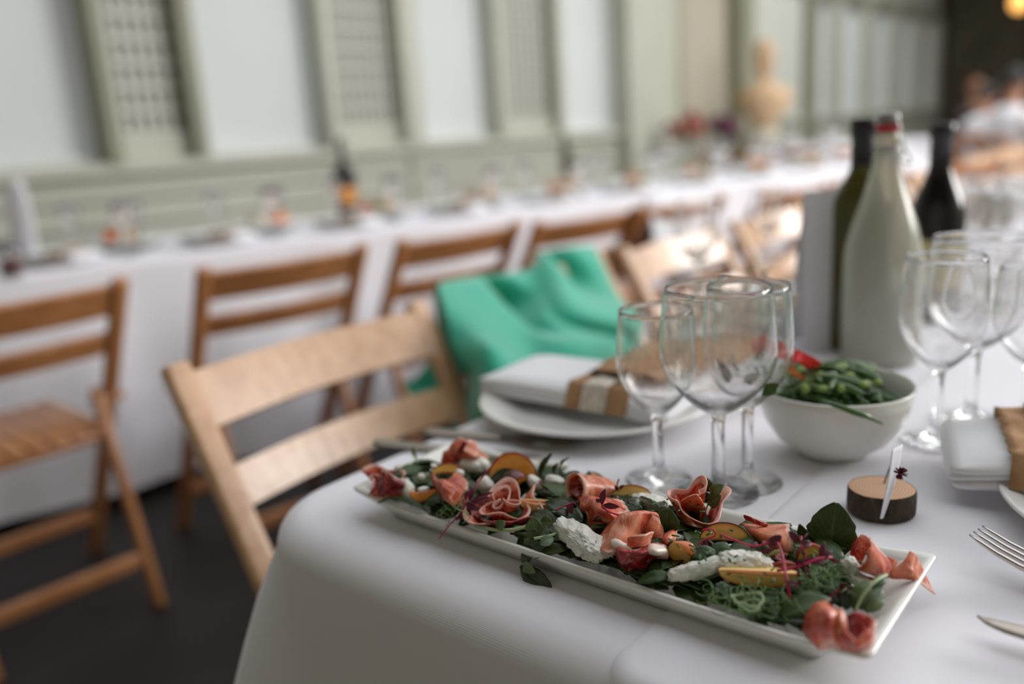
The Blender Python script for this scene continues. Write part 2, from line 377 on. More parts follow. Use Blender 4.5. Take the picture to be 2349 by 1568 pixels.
# green boards of the dado, each a piece
zz = .0; me0 = None
segs = [(-4 + i * 2.68, -4 + i * 2.68 + 2.655) for i in range(8)]
for r_ in range(8):
    for (a, c) in segs:
        b = MB(); b.box((WX - .14, a, .01 + r_ * .121), (WX - .005 - .006 * (r_ % 2), c, .01 + r_ * .121 + .108)); b.build('board', M['wall_green'], wl, smooth=False)
def wy(px): return PX(px, 300, WX).y
def post(a, c, m_='wall_green', name='post', deep=.05, z0=1.04, z1=4.3):
    b = MB(); b.box((WX - .14, a, z0), (WX + deep, c, z1)); return b.build(name, M[m_], wl, smooth=False)
nwin = [0]
def window(a, c, z0=1.04, z1=2.48):
    nwin[0] += 1
    o = struct(empty('window_%d' % nwin[0], (WX, (a + c) / 2, z0)))
    b = MB(); b.box((WX - .13, a, z0), (WX - .10, c, z1)); b.build('blind', M['blind'], o, smooth=False)
    b = MB(); t = .035
    for q in (((WX - .12, a, z0), (WX - .06, a + t, z1)), ((WX - .12, c - t, z0), (WX - .06, c, z1)), ((WX - .12, a + t, z0), (WX - .06, c - t, z0 + t)), ((WX - .12, a + t, z1 - t), (WX - .06, c - t, z1))): b.box(*q)
    b.build('window_frame', M['blind'], o, smooth=False)
ntr = [0]
def latt(a, c, z0=1.17, z1=2.48, nx=6):
    ntr[0] += 1
    o = struct(empty('trim_%d' % ntr[0], (WX, (a + c) / 2, z0)))
    b = MB(); b.box((WX - .13, a, z0 - .13), (WX - .09, c, z1)); b.build('panel', M['lattice_back'], o, smooth=False)
    b = MB(); b.box((WX - .1, a, z0 - .13), (WX - .03, c, z0)); b.build('rail', M['wall_green'], o, smooth=False)
    step = (c - a) / nx
    for i in range(1, nx):
        b = MB(); b.box((WX - .09, a + i * step - .011, z0), (WX - .055, a + i * step + .011, z1)); b.build('bar', M['lattice'], o, smooth=False)
    n = int((z1 - z0) / .115)
    for i in range(n + 1):
        b = MB(); b.box((WX - .088, a, z0 + i * .115 - .011), (WX - .057, c, z0 + i * .115 + .011)); b.build('bar', M['lattice'], o, smooth=False)
# layout along the wall, read off the photograph's bays
Yw = {p: wy(p) for p in (245, 262, 435, 462, 480, 748, 765, 925, 955, 975, 1138, 1152, 1275, 1290, 1420, 1432, 1530, 1548, 1680, 1712, 1840, 1860)}
window(-1.0, .15); post(.15, .25, 'olive'); latt(.27, .75); post(.77, .87)
window(.9, Yw[245] - .03)
post(Yw[245] - .03, Yw[262], 'olive', deep=.07); latt(Yw[262], Yw[435], nx=6); post(Yw[435], Yw[462] - .0, 'olive', deep=.05); post(Yw[462], Yw[480], 'wall_green', deep=.0)
window(Yw[480], Yw[748]); post(Yw[748], Yw[765] + .03); latt(Yw[765] + .03, Yw[925], nx=8); post(Yw[925], Yw[955] + .03)
window(Yw[955] + .03, Yw[1138]); post(Yw[1138], Yw[1152] + .02); latt(Yw[1152] + .02, Yw[1275], nx=8); post(Yw[1275], Yw[1290])
window(Yw[1290], Yw[1420]); post(Yw[1420], Yw[1530], deep=.12, name='pilaster', z0=0)
post(Yw[1530], Yw[1548], 'olive', deep=.1)
# the doorway, framed in olive, with a plain beige leaf
d1 = struct(empty('door_1', (WX, (Yw[1548] + Yw[1680]) / 2, 0)))
b = MB(); b.box((WX - .13, Yw[1548], 0), (WX - .06, Yw[1680], 2.5)); b.build('door_leaf', M['dim_panel'], d1, smooth=False)
b = MB(); b.box((WX - .06, Yw[1548] + .1, 1.0), (WX - .01, Yw[1548] + .13, 1.15)); b.build('door_handle', M['steel'], d1, smooth=False)
post(Yw[1680], Yw[1712], 'olive', deep=.1, z0=0); post(Yw[1530], Yw[1712], 'olive', deep=.09, z0=2.5, z1=2.8, name='lintel')
ntr[0] += 1; o = struct(empty('trim_%d' % ntr[0], (WX, 9.9, 0)))
b = MB(); b.box((WX - .13, Yw[1712], 0), (WX - .02, Yw[1840], 4.3)); b.build('panel', M['lattice_back'], o, smooth=False)
post(Yw[1840], Yw[1860], 'olive', deep=.08, z0=0)
far = [1860, 1905, 1925, 1975, 1992, 2036, 2052, 2088, 2104, 2134, 2148, 2172]
ys = [wy(p) for p in far]
for i in range(0, len(ys), 2):
    window(ys[i], ys[i + 1])
    if i + 2 < len(ys): post(ys[i + 1], ys[i + 2], 'wall_green', deep=.03, z1=2.48)
    b = MB(); b.box((WX - .13, ys[i], 2.66), (WX - .10, ys[i + 1], 3.5)); b.build('upper_pane', M['lattice_back'], wl, smooth=False)
# dark curtain and green column at the far end
ntr[0] += 1; o = struct(empty('trim_%d' % ntr[0], (-3.2, 17.1, 0)))
b = MB()
pts = [[(-4.1 + i * .05, 17.15 + .09 * math.sin(i * 1.15), z) for z in (0, 4.3)] for i in range(70)]
b.grid(pts); b.build('curtain', M['dark_wall'], o)
# bust on a plinth before the far bay
pc = PX(1752, 300, WX + .55)
t = thing('bust_on_plinth', 'sandstone-coloured figure on a tall pale plinth against the far window wall', 'statue', (pc.x, pc.y, 0))
b = MB(); b.lathe([(.0, 0), (.3, 0), (.3, .12), (.2, .16), (.16, .3), (.15, .85), (.2, .95), (.24, 1.0), (.24, 1.08), (0, 1.08)], 24); b.build('plinth', M['plinth'], t, local=True, smooth=False); t.scale = (.62, .62, .88)
b = MB(); b.lathe([(0, 1.08), (.14, 1.08), (.16, 1.12), (.24, 1.2), (.40, 1.32), (.44, 1.42), (.36, 1.52), (.15, 1.56), (.09, 1.62), (.09, 1.66), (.0, 1.66)], 24); b.build('shoulders', M['sandstone'], t, local=True)
b = MB(); b.lathe([(0, 1.6), (.09, 1.63), (.14, 1.72), (.16, 1.84), (.15, 1.95), (.1, 2.03), (0, 2.06)], 24); b.lathe([(0, 1.76), (.035, 1.78), (.03, 1.86), (0, 1.9)], 8, (.15, -.05, 0)); b.build('head', M['sandstone'], t, local=True)

# ================================================================== TABLE CLOTHS
def cloth_table(name, x0, x1, y0, y1, label, group=None, drop=.62, fold=.012, rc=.05, seed=1, er=.022, TZ=TZ, flare=0.0, cat='tablecloth', grow=0.0):
    """a table with a cloth: rounded rectangle top, soft edge, hanging skirt with folds (local coords when origin given)"""
    per = []
    L = [((x1 - rc, y0 + rc), -PI / 2), ((x1 - rc, y1 - rc), 0), ((x0 + rc, y1 - rc), PI / 2), ((x0 + rc, y0 + rc), PI)]
    for i in range(4):
        (cx, cy), a0 = L[i]
        for k in range(9):
            a = a0 + PI / 2 * k / 8; per.append((cx, cy, math.cos(a), math.sin(a)))
        (nx, ny), a1 = L[(i + 1) % 4]
        d = math.hypot(nx - cx, ny - cy); n = max(3, int(d / .03)); a = a0 + PI / 2
        for k in range(1, n): per.append((cx + (nx - cx) * k / n, cy + (ny - cy) * k / n, math.cos(a), math.sin(a)))
    prof = [(-1.0, 0)] + [(-er + er * math.sin(PI / 2 * k / 6), -er + er * math.cos(PI / 2 * k / 6)) for k in range(7)]
    prof += [(0.0, -er - (drop - er) * k / 14) for k in range(1, 15)]
    rows = []
    mx, my = (x0 + x1) / 2, (y0 + y1) / 2
    for (cx, cy, nx, ny) in per:
        row = []
        for j, (dr, dz) in enumerate(prof):
            if j == 0: row.append((cx + nx * (rc - er - .015), cy + ny * (rc - er - .015), TZ)); continue
            s_ = max(0, -dz - er) / drop
            wv = fold * (math.sin((cx * 17 + cy * 13) + 3 * noise.noise(Vector((cx * 2 + seed, cy * 2, 0)))) + 1.0 * noise.noise(Vector((cx * 6, cy * 6, seed)))) * min(1, s_ * 1.8) + .05 * s_ + flare * s_ ** .8 * (2 * abs(nx * ny)) ** 1.5 + grow * s_
            e = rc + dr + wv
            row.append((cx + nx * e, cy + ny * e, TZ + dz))
        rows.append(row)
    b = MB(); b.grid(rows, closeu=True)
    n = len(b.v); nv = len(prof); b.v.append((mx, my, TZ)); b.uv[n] = (0, 0)
    for i in range(len(rows)): b.f.append((n, ((i + 1) % len(rows)) * nv, i * nv))
    b.f = [f for f in b.f]
    o = b.build(name, M['cloth'], None, merge=False)
    tag(o, label, cat, group)
    return o
near_cloth = cloth_table('tablecloth', -.645, .125, .365, 8.6, 'white tablecloth on the nearest long table, under the ham salad platter', rc=.085, fold=.007, drop=.72, er=.03, flare=.17)
far_dir = math.atan(.22)
def farp(u, v):      # u along the far table row, v across it towards the wall
    return (-2.66 + .215 * u - .977 * v, .89 + .977 * u + .215 * v)
fc = cloth_table('tablecloth', -.76, 0, -1.8, 5.35, 'white tablecloth on the second long table, beyond the two rows of folding chairs', fold=.02, drop=.70)
vv = fc.location.copy(); fc.location = (0, 0, 0)
fx, fy = farp(0, 0)
for v in fc.data.vertices: v.co = v.co + vv
fc.location = (fx, fy, 0); fc.rotation_euler = (0, 0, -math.atan2(.215, .977))
# second cloth lapped over the right half of the near table, its hem down the middle
cloth_table('cloth_overlay', -.262, .131, .3585, 8.61, 'white overlay cloth down the right half of the near table, its hem showing', rc=.032, fold=.007, drop=.716, er=.014, TZ=TZ + .0018, flare=.0, cat='cloth', grow=.004)

# ================================================================== CHAIRS
def make_chair(wm='wood'):
    t = empty('folding_chair', (0, 0, 0)); W = M[wm]
    # local: x=0 under the top of the back, sitter faces +x
    for s_ in (-1, 1):
        y = s_ * .212
        b = MB(); b.beam((0.0, y, .80), (.46, y, 0.0), .036, .024); post_ = b.build('side_post', W, t, bevel=.006, local=True, smooth=True)
        b = MB(); b.beam((.175, y - s_ * .03, .53), (.02, y - s_ * .03, 0.0), .022, .034); b.build('leg', W, t, bevel=.004, local=True)
        b = MB(); b.tube([(.165, y - s_ * .045, .50), (.165, y + s_ * .03, .50)], .011, 12); b.build('pivot_bolt', W, post_, local=True, bevel=0)
    for (z, h) in ((.753, .078), (.648, .055)):
        x = (.80 - z) / .80 * .46; d = Vector((.46, 0, -.80)).normalized(); rows = []
        for i in range(15):
            q = i / 14; y = -.196 + .392 * q; bow = -.022 * math.sin(PI * q)
            c = Vector((x + .004 + bow, y, z)); n = Vector((.80, 0, .46)).normalized()
            rr = []
            for (a, e) in ((-1, -1), (1, -1), (1, 1), (-1, 1)): rr.append(c + d * (a * h / 2) + n * (e * .007))
            rows.append(rr)
        b = MB(); vs = [p for r in rows for p in r]; fs = [(i * 4 + k, i * 4 + (k + 1) % 4, (i + 1) * 4 + (k + 1) % 4, (i + 1) * 4 + k) for i in range(14) for k in range(4)]
        fs += [(3, 2, 1, 0), (56, 57, 58, 59)]; b.add(vs, fs); b.build('back_slat', W, t, smooth=False, local=True)
    # slatted seat: slats run front to back on two cross bars
    for i in range(8):
        y = -.165 + i * .0471
        b = MB(); b.box((.13, y - .0205, .432), (.50, y + .0205, .446)); b.build('seat_slat', W, t, bevel=.003, local=True, segs=1)
    for x in (.15, .47):
        b = MB(); b.box((x - .014, -.19, .408), (x + .014, .19, .432)); b.build('seat_rail', W, t, bevel=.003, local=True, segs=1)
    b = MB(); b.beam((.055, -.17, .12), (.055, .17, .12), .022, .034, (1, 0, 0)); b.build('stretcher', W, t, bevel=.003, local=True)
    b = MB(); b.beam((.38, -.20, .14), (.38, .20, .14), .022, .034, (1, 0, 0)); b.build('stretcher', W, t, bevel=.003, local=True)
    return t
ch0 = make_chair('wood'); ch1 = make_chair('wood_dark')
used = set()
def chair(proto, x, y, rz, label, group):
    if proto.name not in used:
        used.add(proto.name); o = proto; o.location = (x, y, 0); o.rotation_euler = (0, 0, rz); o['label'] = label; o['group'] = group
    else: o = dup(proto, (x, y, 0), rz, label, group)
    o['category'] = 'chair'; return o
G1 = 'folding chairs along the near table'; G2 = 'folding chairs along the far table'
chair(ch0, -1.012, .733, 0.0, 'pale varnished wooden folding chair nearest the table corner by the salad platter', G1)
chair(ch0, -1.06, 1.31, -.05, 'wooden folding chair with the green jacket hung over its back', G1)
chair(ch0, -1.02, 1.80, 0.0, 'wooden folding chair next beyond the green jacket, broad bright back slats', G1)
chair(ch0, -1.0, 2.30, 0.03, 'wooden folding chair second beyond the green jacket, behind the wine glass rims', G1)
chair(ch0, -1.02, 2.83, -.03, 'wooden folding chair half hidden by the upright white card', G1)
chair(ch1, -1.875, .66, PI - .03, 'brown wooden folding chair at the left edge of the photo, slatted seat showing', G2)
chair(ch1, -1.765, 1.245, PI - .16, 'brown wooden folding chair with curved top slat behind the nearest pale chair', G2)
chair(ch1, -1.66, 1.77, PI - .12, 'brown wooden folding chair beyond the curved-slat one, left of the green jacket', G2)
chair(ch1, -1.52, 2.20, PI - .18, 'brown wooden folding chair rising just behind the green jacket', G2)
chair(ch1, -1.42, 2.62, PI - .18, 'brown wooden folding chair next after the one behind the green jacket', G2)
for i, y in enumerate((3.36, 3.9, 4.42, 4.95, 5.5, 6.05)):
    chair(ch0, -1.0 + rnd.uniform(-.04, .04), y, rnd.uniform(-.06, .06), 'pale folding chair blurred in the distance along the near table', G1)
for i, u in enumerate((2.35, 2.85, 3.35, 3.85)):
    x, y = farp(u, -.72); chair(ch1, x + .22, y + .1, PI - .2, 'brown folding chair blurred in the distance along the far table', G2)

# ================================================================== GREEN JACKET over the second chair
rows = [
    [PX(1015, 700, -1.16), PX(1090, 670, -1.16), PX(1200, 650, -1.16), PX(1290, 610, -1.16), PX(1365, 610, -1.16)],
    [PX(1002, 652, -1.055), PX(1100, 632, -1.05), PX(1200, 622, -1.05), PX(1262, 572, -1.05), PX(1362, 566, -1.05)],
    [PX(1012, 690, -.99), PX(1100, 690, -.965), PX(1210, 690, -.975), PX(1300, 640, -.955), PX(1398, 640, -.98)],
    [PX(1035, 770, -.93), PX(1110, 760, -.89), PX(1200, 770, -.90), PX(1310, 730, -.86), PX(1430, 700, -.90)],
    [PX(1075, 850, -.88), PX(1120, 810, -.84), PX(1220, 850, -.83), PX(1340, 800, -.81), PX(1462, 760, -.84)],
    [PX(1075, 910, -.93), PX(1120, 910, -.82), PX(1230, 930, -.80), PX(1340, 900, -.79), PX(1440, 860, -.82)],
    [PX(1040, 980, -.99), PX(1100, 990, -.86), PX(1240, 1010, -.80), PX(1340, 980, -.79), PX(1440, 930, -.82)]]
pts = sheetpts(rows, 70, 70)
# hanging folds that fan from the shoulders
o_ = []
for i, r in enumerate(pts):
    q = []
    for j, p in enumerate(r):
        s_ = i / 69; t_ = j / 69
        def bump(x, a, b_): return math.sin(PI * min(1, max(0, (x - a) / (b_ - a))))
        f1 = -.070 * math.exp(-((t_ - (.10 + 1.10 * s_)) / .055) ** 2) * bump(s_, .10, .66)
        f2 = -.075 * math.exp(-((t_ - (.72 + .40 * s_)) / .05) ** 2) * bump(s_, .02, .50)
        f4 = -.035 * math.exp(-((t_ - (.30 + .9 * s_)) / .04) ** 2) * bump(s_, .30, .80)
        f3 = .006 * math.sin(t_ * 11 + s_ * 6) * s_ + .014 * noise.noise(Vector((t_ * 4, s_ * 4, 3)))
        f3 += f4
        q.append(p + Vector((1, -.25, .25)) * (f1 + f2 + f3))
    o_.append(q)
jt = thing('jacket', 'bright green jacket draped over the back of a folding chair', 'jacket', (-.95, 1.3, .45))
b = MB(); b.grid(o_); b.build('body', M['green_cloth'], jt, solid=.004)
b = MB(); b.grid(sheetpts([[PX(1000, 660, -1.06), PX(1012, 655, -1.03)], [PX(1008, 730, -1.06), PX(1040, 730, -1.0)], [PX(1000, 800, -1.08), PX(1078, 800, -.97)], [PX(965, 860, -1.10), PX(1050, 880, -1.02)], [PX(925, 880, -1.14), PX(960, 930, -1.08)]], 30, 12)); b.build('sleeve', M['green_cloth'], jt, solid=.012)

# ================================================================== PLATES, NAPKINS, CUTLERY
def make_plate(r=.13):
    b = MB(); b.lathe([(0, .003), (.55 * r, .003), (.60 * r, 0), (.64 * r, .0), (.66 * r, .004), (.86 * r, .012), (r * .99, .0185), (r, .0205), (.985 * r, .022), (.84 * r, .0155), (.68 * r, .0085), (.62 * r, .006), (0, .006)], 72)
    o = b.build('dinner_plate', M['plate'], None, local=True); o['category'] = 'plate'; return o
def make_napkin():
    """white napkin folded in layers with a hessian band, lace strip and cutlery-like straw sprig"""
    t = empty('folded_napkin', (0, 0, 0)); t['category'] = 'napkin'
    for k, (zz_, g) in enumerate(((0, 0), (.006, .004), (.012, .001))):
        rows = []
        for i in range(14):
            row = []
            for j in range(10):
                u, v = i / 13, j / 9
                x = -.12 + .24 * u + g; y = -.062 + .124 * v - g * .5
                e = min(1, min(u, 1 - u, v, 1 - v) * 9)
                row.append((x, y, zz_ + .0075 * (e ** .5) + .0015 * noise.noise(Vector((x * 20, y * 20, k))) - .01 * max(0, u - .75) * 2))
            rows.append(row)
        b = MB(); b.grid(rows); b.build('fold', M['napkin'], t, solid=.0042, local=True, sub=1)
    b = MB(); rows = []
    for i in range(12):
        x = .005 + .075 * i / 11
        rows.append([(x + .002 * (j % 2), -.068 + .136 * j / 15, (.0 if j in (0, 15) else .0255 + .001 * math.sin(j + i))) for j in range(16)])
    b.grid(rows); band_ = b.build('hessian_band', M['kraft'], t, solid=.0015, local=True)
    b = MB(); rows = []
    for i in range(8):
        x = .026 + .03 * i / 7
        rows.append([(x + (.003 * (j % 2) if i in (0, 7) else 0), -.07 + .14 * j / 23, (.001 if j in (0, 23) else .0285 + .0008 * math.sin(j * 2 + i))) for j in range(24)])
    b.grid(rows); b.build('lace_strip', M['lace'], band_, solid=.001, local=True)
    return t
pz = TZ + .0006
GP = 'white dinner plates along the near table'; GN = 'folded napkins with hessian bands'
plate = make_plate(); plate.location = (-.519, .747, pz); tag(plate, 'white dinner plate under the napkin, between the pale chair and the wine glasses', None, GP)
nap = make_napkin(); nap.location = (-.535, .765, pz + .0195); nap.rotation_euler = (0, 0, .05)
tag(nap, 'folded white napkin on the plate beside the pale chair, banded with hessian', None, GN)
dup(plate, (.012, .735, pz + .002), None, 'white dinner plate cut by the right edge of the photo', GP)
dup(nap, (-.045, .785, pz + .022), PI + .28, 'folded white napkin with jagged-edged band on the plate at the right edge', GN)
k = 0
for i, y in enumerate((1.29, 1.80, 2.32, 2.85, 3.4, 3.95, 4.5, 5.1, 5.7)):
    lab = ['white dinner plate in front of the green jacket, seen through the glasses', 'white dinner plate left of the upright white card'][i] if i < 2 else 'white dinner plate blurred far down the near table'
    dup(plate, (-.50, y, pz), None, lab, GP)
    lab = ['folded napkin with tan band seen through the largest wine glass', 'folded napkin on the plate left of the upright white card'][i] if i < 2 else 'folded napkin blurred far down the near table'
    dup(nap, (-.50, y + .02, pz + .0195), .05 + rnd.uniform(-.1, .1), lab, GN)
    if i > 0:
        dup(plate, (.0, y, pz + .002), None, 'white dinner plate blurred far down the near table', GP)
# dried grasses in a hessian sachet on the near napkin
t = thing('dried_flower_bundle', 'tan hessian sachet of dried flowers lying across the near napkin', 'favour', (-.46, .84, pz + .02))
b = MB(); rows = []
A_, B_ = Vector((-.475, .735, TZ + .05)), Vector((-.43, .93, TZ + .055))
for i in range(20):
    u = i / 19; c = A_.lerp(B_, u); wv = .03 + .035 * math.sin(PI * min(1, u * .9 + .1)); rr = []
    for j in range(16):
        a = 2 * PI * j / 16; rr.append(c + Vector((math.cos(a) * wv, 0, math.sin(a) * .016 * (1 - .5 * abs(2 * u - 1)) + .002 * math.sin(i * 2 + j))))
    rows.append(rr + [rr[0]])
b.grid(rows); b.build('sachet', M['kraft'], t)
for i in range(46):
    p0 = A_.lerp(B_, .55 + .3 * rnd.random()) + Vector((rnd.uniform(-.03, .03), 0, .012))
    p1 = p0 + Vector((rnd.uniform(-.05, .05), rnd.uniform(.03, .16), rnd.uniform(.015, .05)))
    b = MB(); b.tube([p0, (p0 + p1) / 2 + Vector((0, 0, .008)), p1], .0007, 4)
    for q in range(3):
        c = p1 + Vector((rnd.uniform(-.006, .006), rnd.uniform(-.01, .01), rnd.uniform(-.004, .006)))
        b.lathe([(0, -.004), (.0035, -.002), (.004, .001), (.002, .004), (0, .0045)], 6, c)
    b.build('dried_stem', M['straw'] if i % 3 else M['lace'], t, smooth=False)

def cutlery(kind, a, c, label, mt, group):
    """a lies at the handle end, c at the tip"""
    a = Vector(a); c = Vector(c); L = (c - a).length; d = (c - a).normalized()
    ang = math.atan2(d.y, d.x); t = thing(kind, label, kind.split('_')[-1], a, ang, group)
    dz = (c.z - a.z) / L; h = L * .5
    def z(x): return .0035 + dz * x
    # handle
    rows = []
    for i in range(16):
        x = h * i / 15; w_ = .0065 + .0045 * (1 - i / 15) ** 1.5 if i else .006
        rows.append([(x, w_ * math.cos(2 * PI * j / 10), z(x) + .0022 * math.sin(2 * PI * j / 10)) for j in range(11)])
    b = MB(); b.grid(rows); b.build('handle', mt, t, local=True)
    if kind == 'table_knife':
        rows = []
        for i in range(18):
            u = i / 17; x = h + (L - h) * u
            top = .0085 * min(1, (1 - u) * 6) ** .5; bot = -.0085 * min(1, (1 - u) * 2.2 + .02) ** .6
            rows.append([(x, bot, z(x)), (x, bot * .4, z(x) + .001), (x, top, z(x) + .0012), (x, top, z(x) - .0002), (x, bot, z(x) - .0003)])
        b = MB(); b.grid(rows); b.build('blade', mt, t, local=True)
    elif kind == 'table_fork':
        b = MB(); rows = []
        for i in range(14):
            u = i / 13; x = h + .48 * (L - h) * u; w_ = .0045 + .008 * u ** .7
            zz2 = z(x) - .006 * math.sin(PI * u) + .003
            rows.append([(x, -w_, zz2 + .001), (x, 0, zz2 - .0008), (x, w_, zz2 + .001), (x, w_, zz2 - .0004), (x, 0, zz2 - .0022), (x, -w_, zz2 - .0004), (x, -w_, zz2 + .001)])
        b.grid(rows); b.build('root', mt, t, local=True)
        for k in range(4):
            y = -.0105 + .007 * k; x0 = h + .46 * (L - h)
            pp = [(x0 + (L - x0) * q, y * (1 - .12 * q), z(x0 + (L - x0) * q) + .010 * q * q) for q in (0, .3, .6, .85, 1)]
            b = MB(); b.tube(pp, [.0021, .002, .0018, .0014, .0006], 8); b.build('tine', mt, t, local=True)
    else:
        rows = []
        for i in range(16):
            u = i / 15; x = h + (L - h) * u; w_ = .018 * math.sin(PI * min(1, max(.08, u * .93 + .05))) ** .8 if u > .3 else .0045 + .012 * (u / .3) ** 2
            rows.append([(x, w_ * q, z(x) - .006 * (1 - q * q) * math.sin(PI * u)) for q in (-1, -.6, -.2, .2, .6, 1)])
        b = MB(); b.grid(rows); b.build('bowl', mt, t, local=True, solid=.001)
    return t
GC = 'cutlery on the near table'
cutlery('table_knife', (-.665, .548, TZ), (-.475, .60, TZ), 'table knife lying behind the left end of the salad platter, nearer the table edge', M['dull_steel'], GC)
cutlery('table_spoon', (-.640, .600, TZ), (-.468, .652, TZ + .002), 'shiny spoon pointing at the foot of the left wine glass', M['dull_steel'], GC)
cutlery('table_fork', (.062, .560, TZ + .009), P(2236, 1257, TZ + .016), 'fork with four tines raised, right edge of the table', M['steel'], GC)
cutlery('table_knife', (.10, .512, TZ + .004), P(2240, 1426, TZ + .012), 'table knife nearest the bottom right corner, below the fork', M['dull_steel'], GC)

# ================================================================== GLASSES
def goblet(name, h, rb, rr, foot=.031, stem=.0045, bowl=.55, n=56):
    """h total height, rb widest bowl radius, rr rim radius; real wall thickness"""
    t = empty(name, (0, 0, 0)); t['category'] = 'wine glass'
    zb = h * (1 - bowl)
    out = []
    for i in range(23):
        u = i / 22; z = zb + (h - zb) * u
        if u < .5: r = stem * 1.25 + (rb - stem * 1.25) * math.sin(PI / 2 * (u / .5)) ** .78
        else: r = rb + (rr - rb) * ((u - .5) / .5) ** 1.7
        out.append((r, z))
    inn = [(max(.0002, r - .0009), z + (.0035 if i == 0 else .0035 * max(0, 1 - i / 6))) for i, (r, z) in enumerate(out)]
    inn[0] = (.0, out[0][1] + .004)
    prof = [(0, .0), (foot * .6, .0004), (foot * .96, .0), (foot, .0012), (foot * .95, .0024), (foot * .5, .0036), (stem * 2.0, .0065), (stem * 1.1, .013), (stem, .022), (stem * .95, zb * .6), (stem, zb * .88)] + out + [(rr - .0006, h + .0007)] + inn[::-1]
    b = MB(); b.lathe(prof, n); b.build('bowl_and_stem', M['glass'], t, local=True)
    return t
GG = 'empty wine glasses on the near table'
gA = goblet('wine_glass', .180, .0475, .0430, .034, .0055, .60)
p = P(1648, 1130, TZ); gA.location = (p.x, p.y, TZ); tag(gA, 'tallest clear wine glass, in front of its two neighbours behind the salad', None, GG)
gB = goblet('wine_glass', .157, .0345, .0315, .0295, .0048, .60)
gB.location = (-.366, .621, TZ); tag(gB, 'smaller clear wine glass left of the largest one', None, GG)
gC = goblet('wine_glass', .176, .0375, .034, .030, .0048, .60)
gC.location = (-.298, .656, TZ); tag(gC, 'clear wine glass partly hidden behind the right of the largest one', None, GG)
p = P(2145, 1018, TZ); dup(gC, (p.x, p.y, TZ + .003), .3, 'clear wine glass standing right of the bowl of green beans', GG)
p = P(2225, 968, TZ); q = dup(gA, (p.x, p.y, TZ + .003), .3, 'large clear wine glass in front of the dark wine bottle with yellow label', GG); q.scale = (1.0, 1.0, 1.02)
p = P(2350, 985, TZ); dup(gB, (p.x, p.y, TZ + .003), .3, 'clear wine glass cut by the right edge of the photo', GG)
for i, (px, py) in enumerate(((2230, 700), (2300, 720), (2270, 640), (2340, 650), (2225, 620), (2310, 600), (2190, 690))):
    p = P(px, py, TZ); dup((gA, gC, gB)[i % 3], (p.x, p.y, TZ + .003), .3, 'clear wine glass in the blurred cluster right of the bottles', GG)
for i, (px, py) in enumerate(((1600, 690), (1762, 600))):
    p = P(px, py, TZ); dup((gC, gB)[i % 2], (p.x, p.y, TZ), .3, 'blurred clear glass further down the near table, left of the bottles', GG)

# ================================================================== BOTTLES
def bottle_prof(R_, h, neck, sh0, sh1, lip=.0):
    pr = [(0, .004), (R_ * .7, .001), (R_ * .94, 0), (R_, .006), (R_, sh0)]
    for i in range(1, 11):
        u = i / 10; s_ = .5 - .5 * math.cos(PI * u); pr.append((R_ + (neck - R_) * s_, sh0 + (sh1 - sh0) * u))
    pr += [(neck * .97, h * .93), (neck * .97, h * .985)]
    return pr
# swing-top water bottle
bp_ = P(2019, 851, TZ); bx_, by_ = bp_.x - .016, bp_.y + .045
t = thing('swing_top_bottle', 'clear frosted swing-top water bottle with red seal behind the bowl of beans', 'bottle', (bx_, by_, TZ + .0022), .55); t.scale = (.93,) * 3
Rb = .049
pr = [(0, .005), (Rb * .75, .001), (Rb * .95, 0), (Rb, .005), (Rb, .125), (Rb * .985, .145), (Rb * .93, .165), (Rb * .82, .185), (Rb * .68, .205), (Rb * .54, .225), (Rb * .43, .245), (Rb * .36, .262), (Rb * .33, .275), (Rb * .31, .285), (Rb * .36, .287), (Rb * .36, .296), (Rb * .31, .298), (Rb * .30, .303), (Rb * .22, .303)]
inner = [(max(.0, r - .003), z + .001) for r, z in reversed(pr[3:-2])] + [(Rb * .9, .008), (0, .009)]
b = MB(); b.lathe(pr + inner, 64); b.build('glass_body', M['frosted'], t, local=True)
wt = M['water'] = mat('water', (.88, .90, .86), .0, trans=1.0, ior=1.33)
b = MB(); b.lathe([(0, .010), (Rb * .86, .0095), (Rb - .0045, .02), (Rb - .0045, .085), (Rb - .0045, .0865), (0, .0865)], 48); b.build('water', wt, t, local=True)
b = MB(); b.lathe([(0, .299), (.0105, .299), (.0125, .303), (.0155, .306), (.0155, .311), (.009, .3115), (0, .3115)], 32); b.build('red_seal', M['red_rubber'], t, local=True)
b = MB(); b.lathe([(0, .311), (.0135, .311), (.014, .318), (.0125, .325), (.009, .327), (0, .327)], 32); b.build('stopper', M['stopper'], t, local=True)
for s_ in (-1, 1):
    b = MB(); pts_ = [(0, s_ * .014, .319), (0, s_ * .026, .320), (.004, s_ * .030, .312), (.008, s_ * .030, .298), (.012, s_ * .031, .284), (.010, s_ * .027, .272), (.002, s_ * .020, .268), (-.003, s_ * .0165, .276), (-.003, s_ * .0165, .286)]
    b.tube(spline(pts_, 30), .0013, 8); bail_ = b.build('wire_bail', M['wire'], t, local=True)
b = MB(); b.tube([(.017 * math.cos(a), .017 * math.sin(a), .281) for a in np.linspace(0, 2 * PI, 26)], .0013, 8); b.build('wire_collar', M['wire'], t, local=True)
b = MB(); b.tube(spline([(.012, -.031, .284), (.02, -.028, .270), (.026, -.012, .262), (.026, .012, .262), (.02, .028, .270), (.012, .031, .284)], 24), .0015, 8); b.build('wire_lever', M['wire'], bail_, local=True)
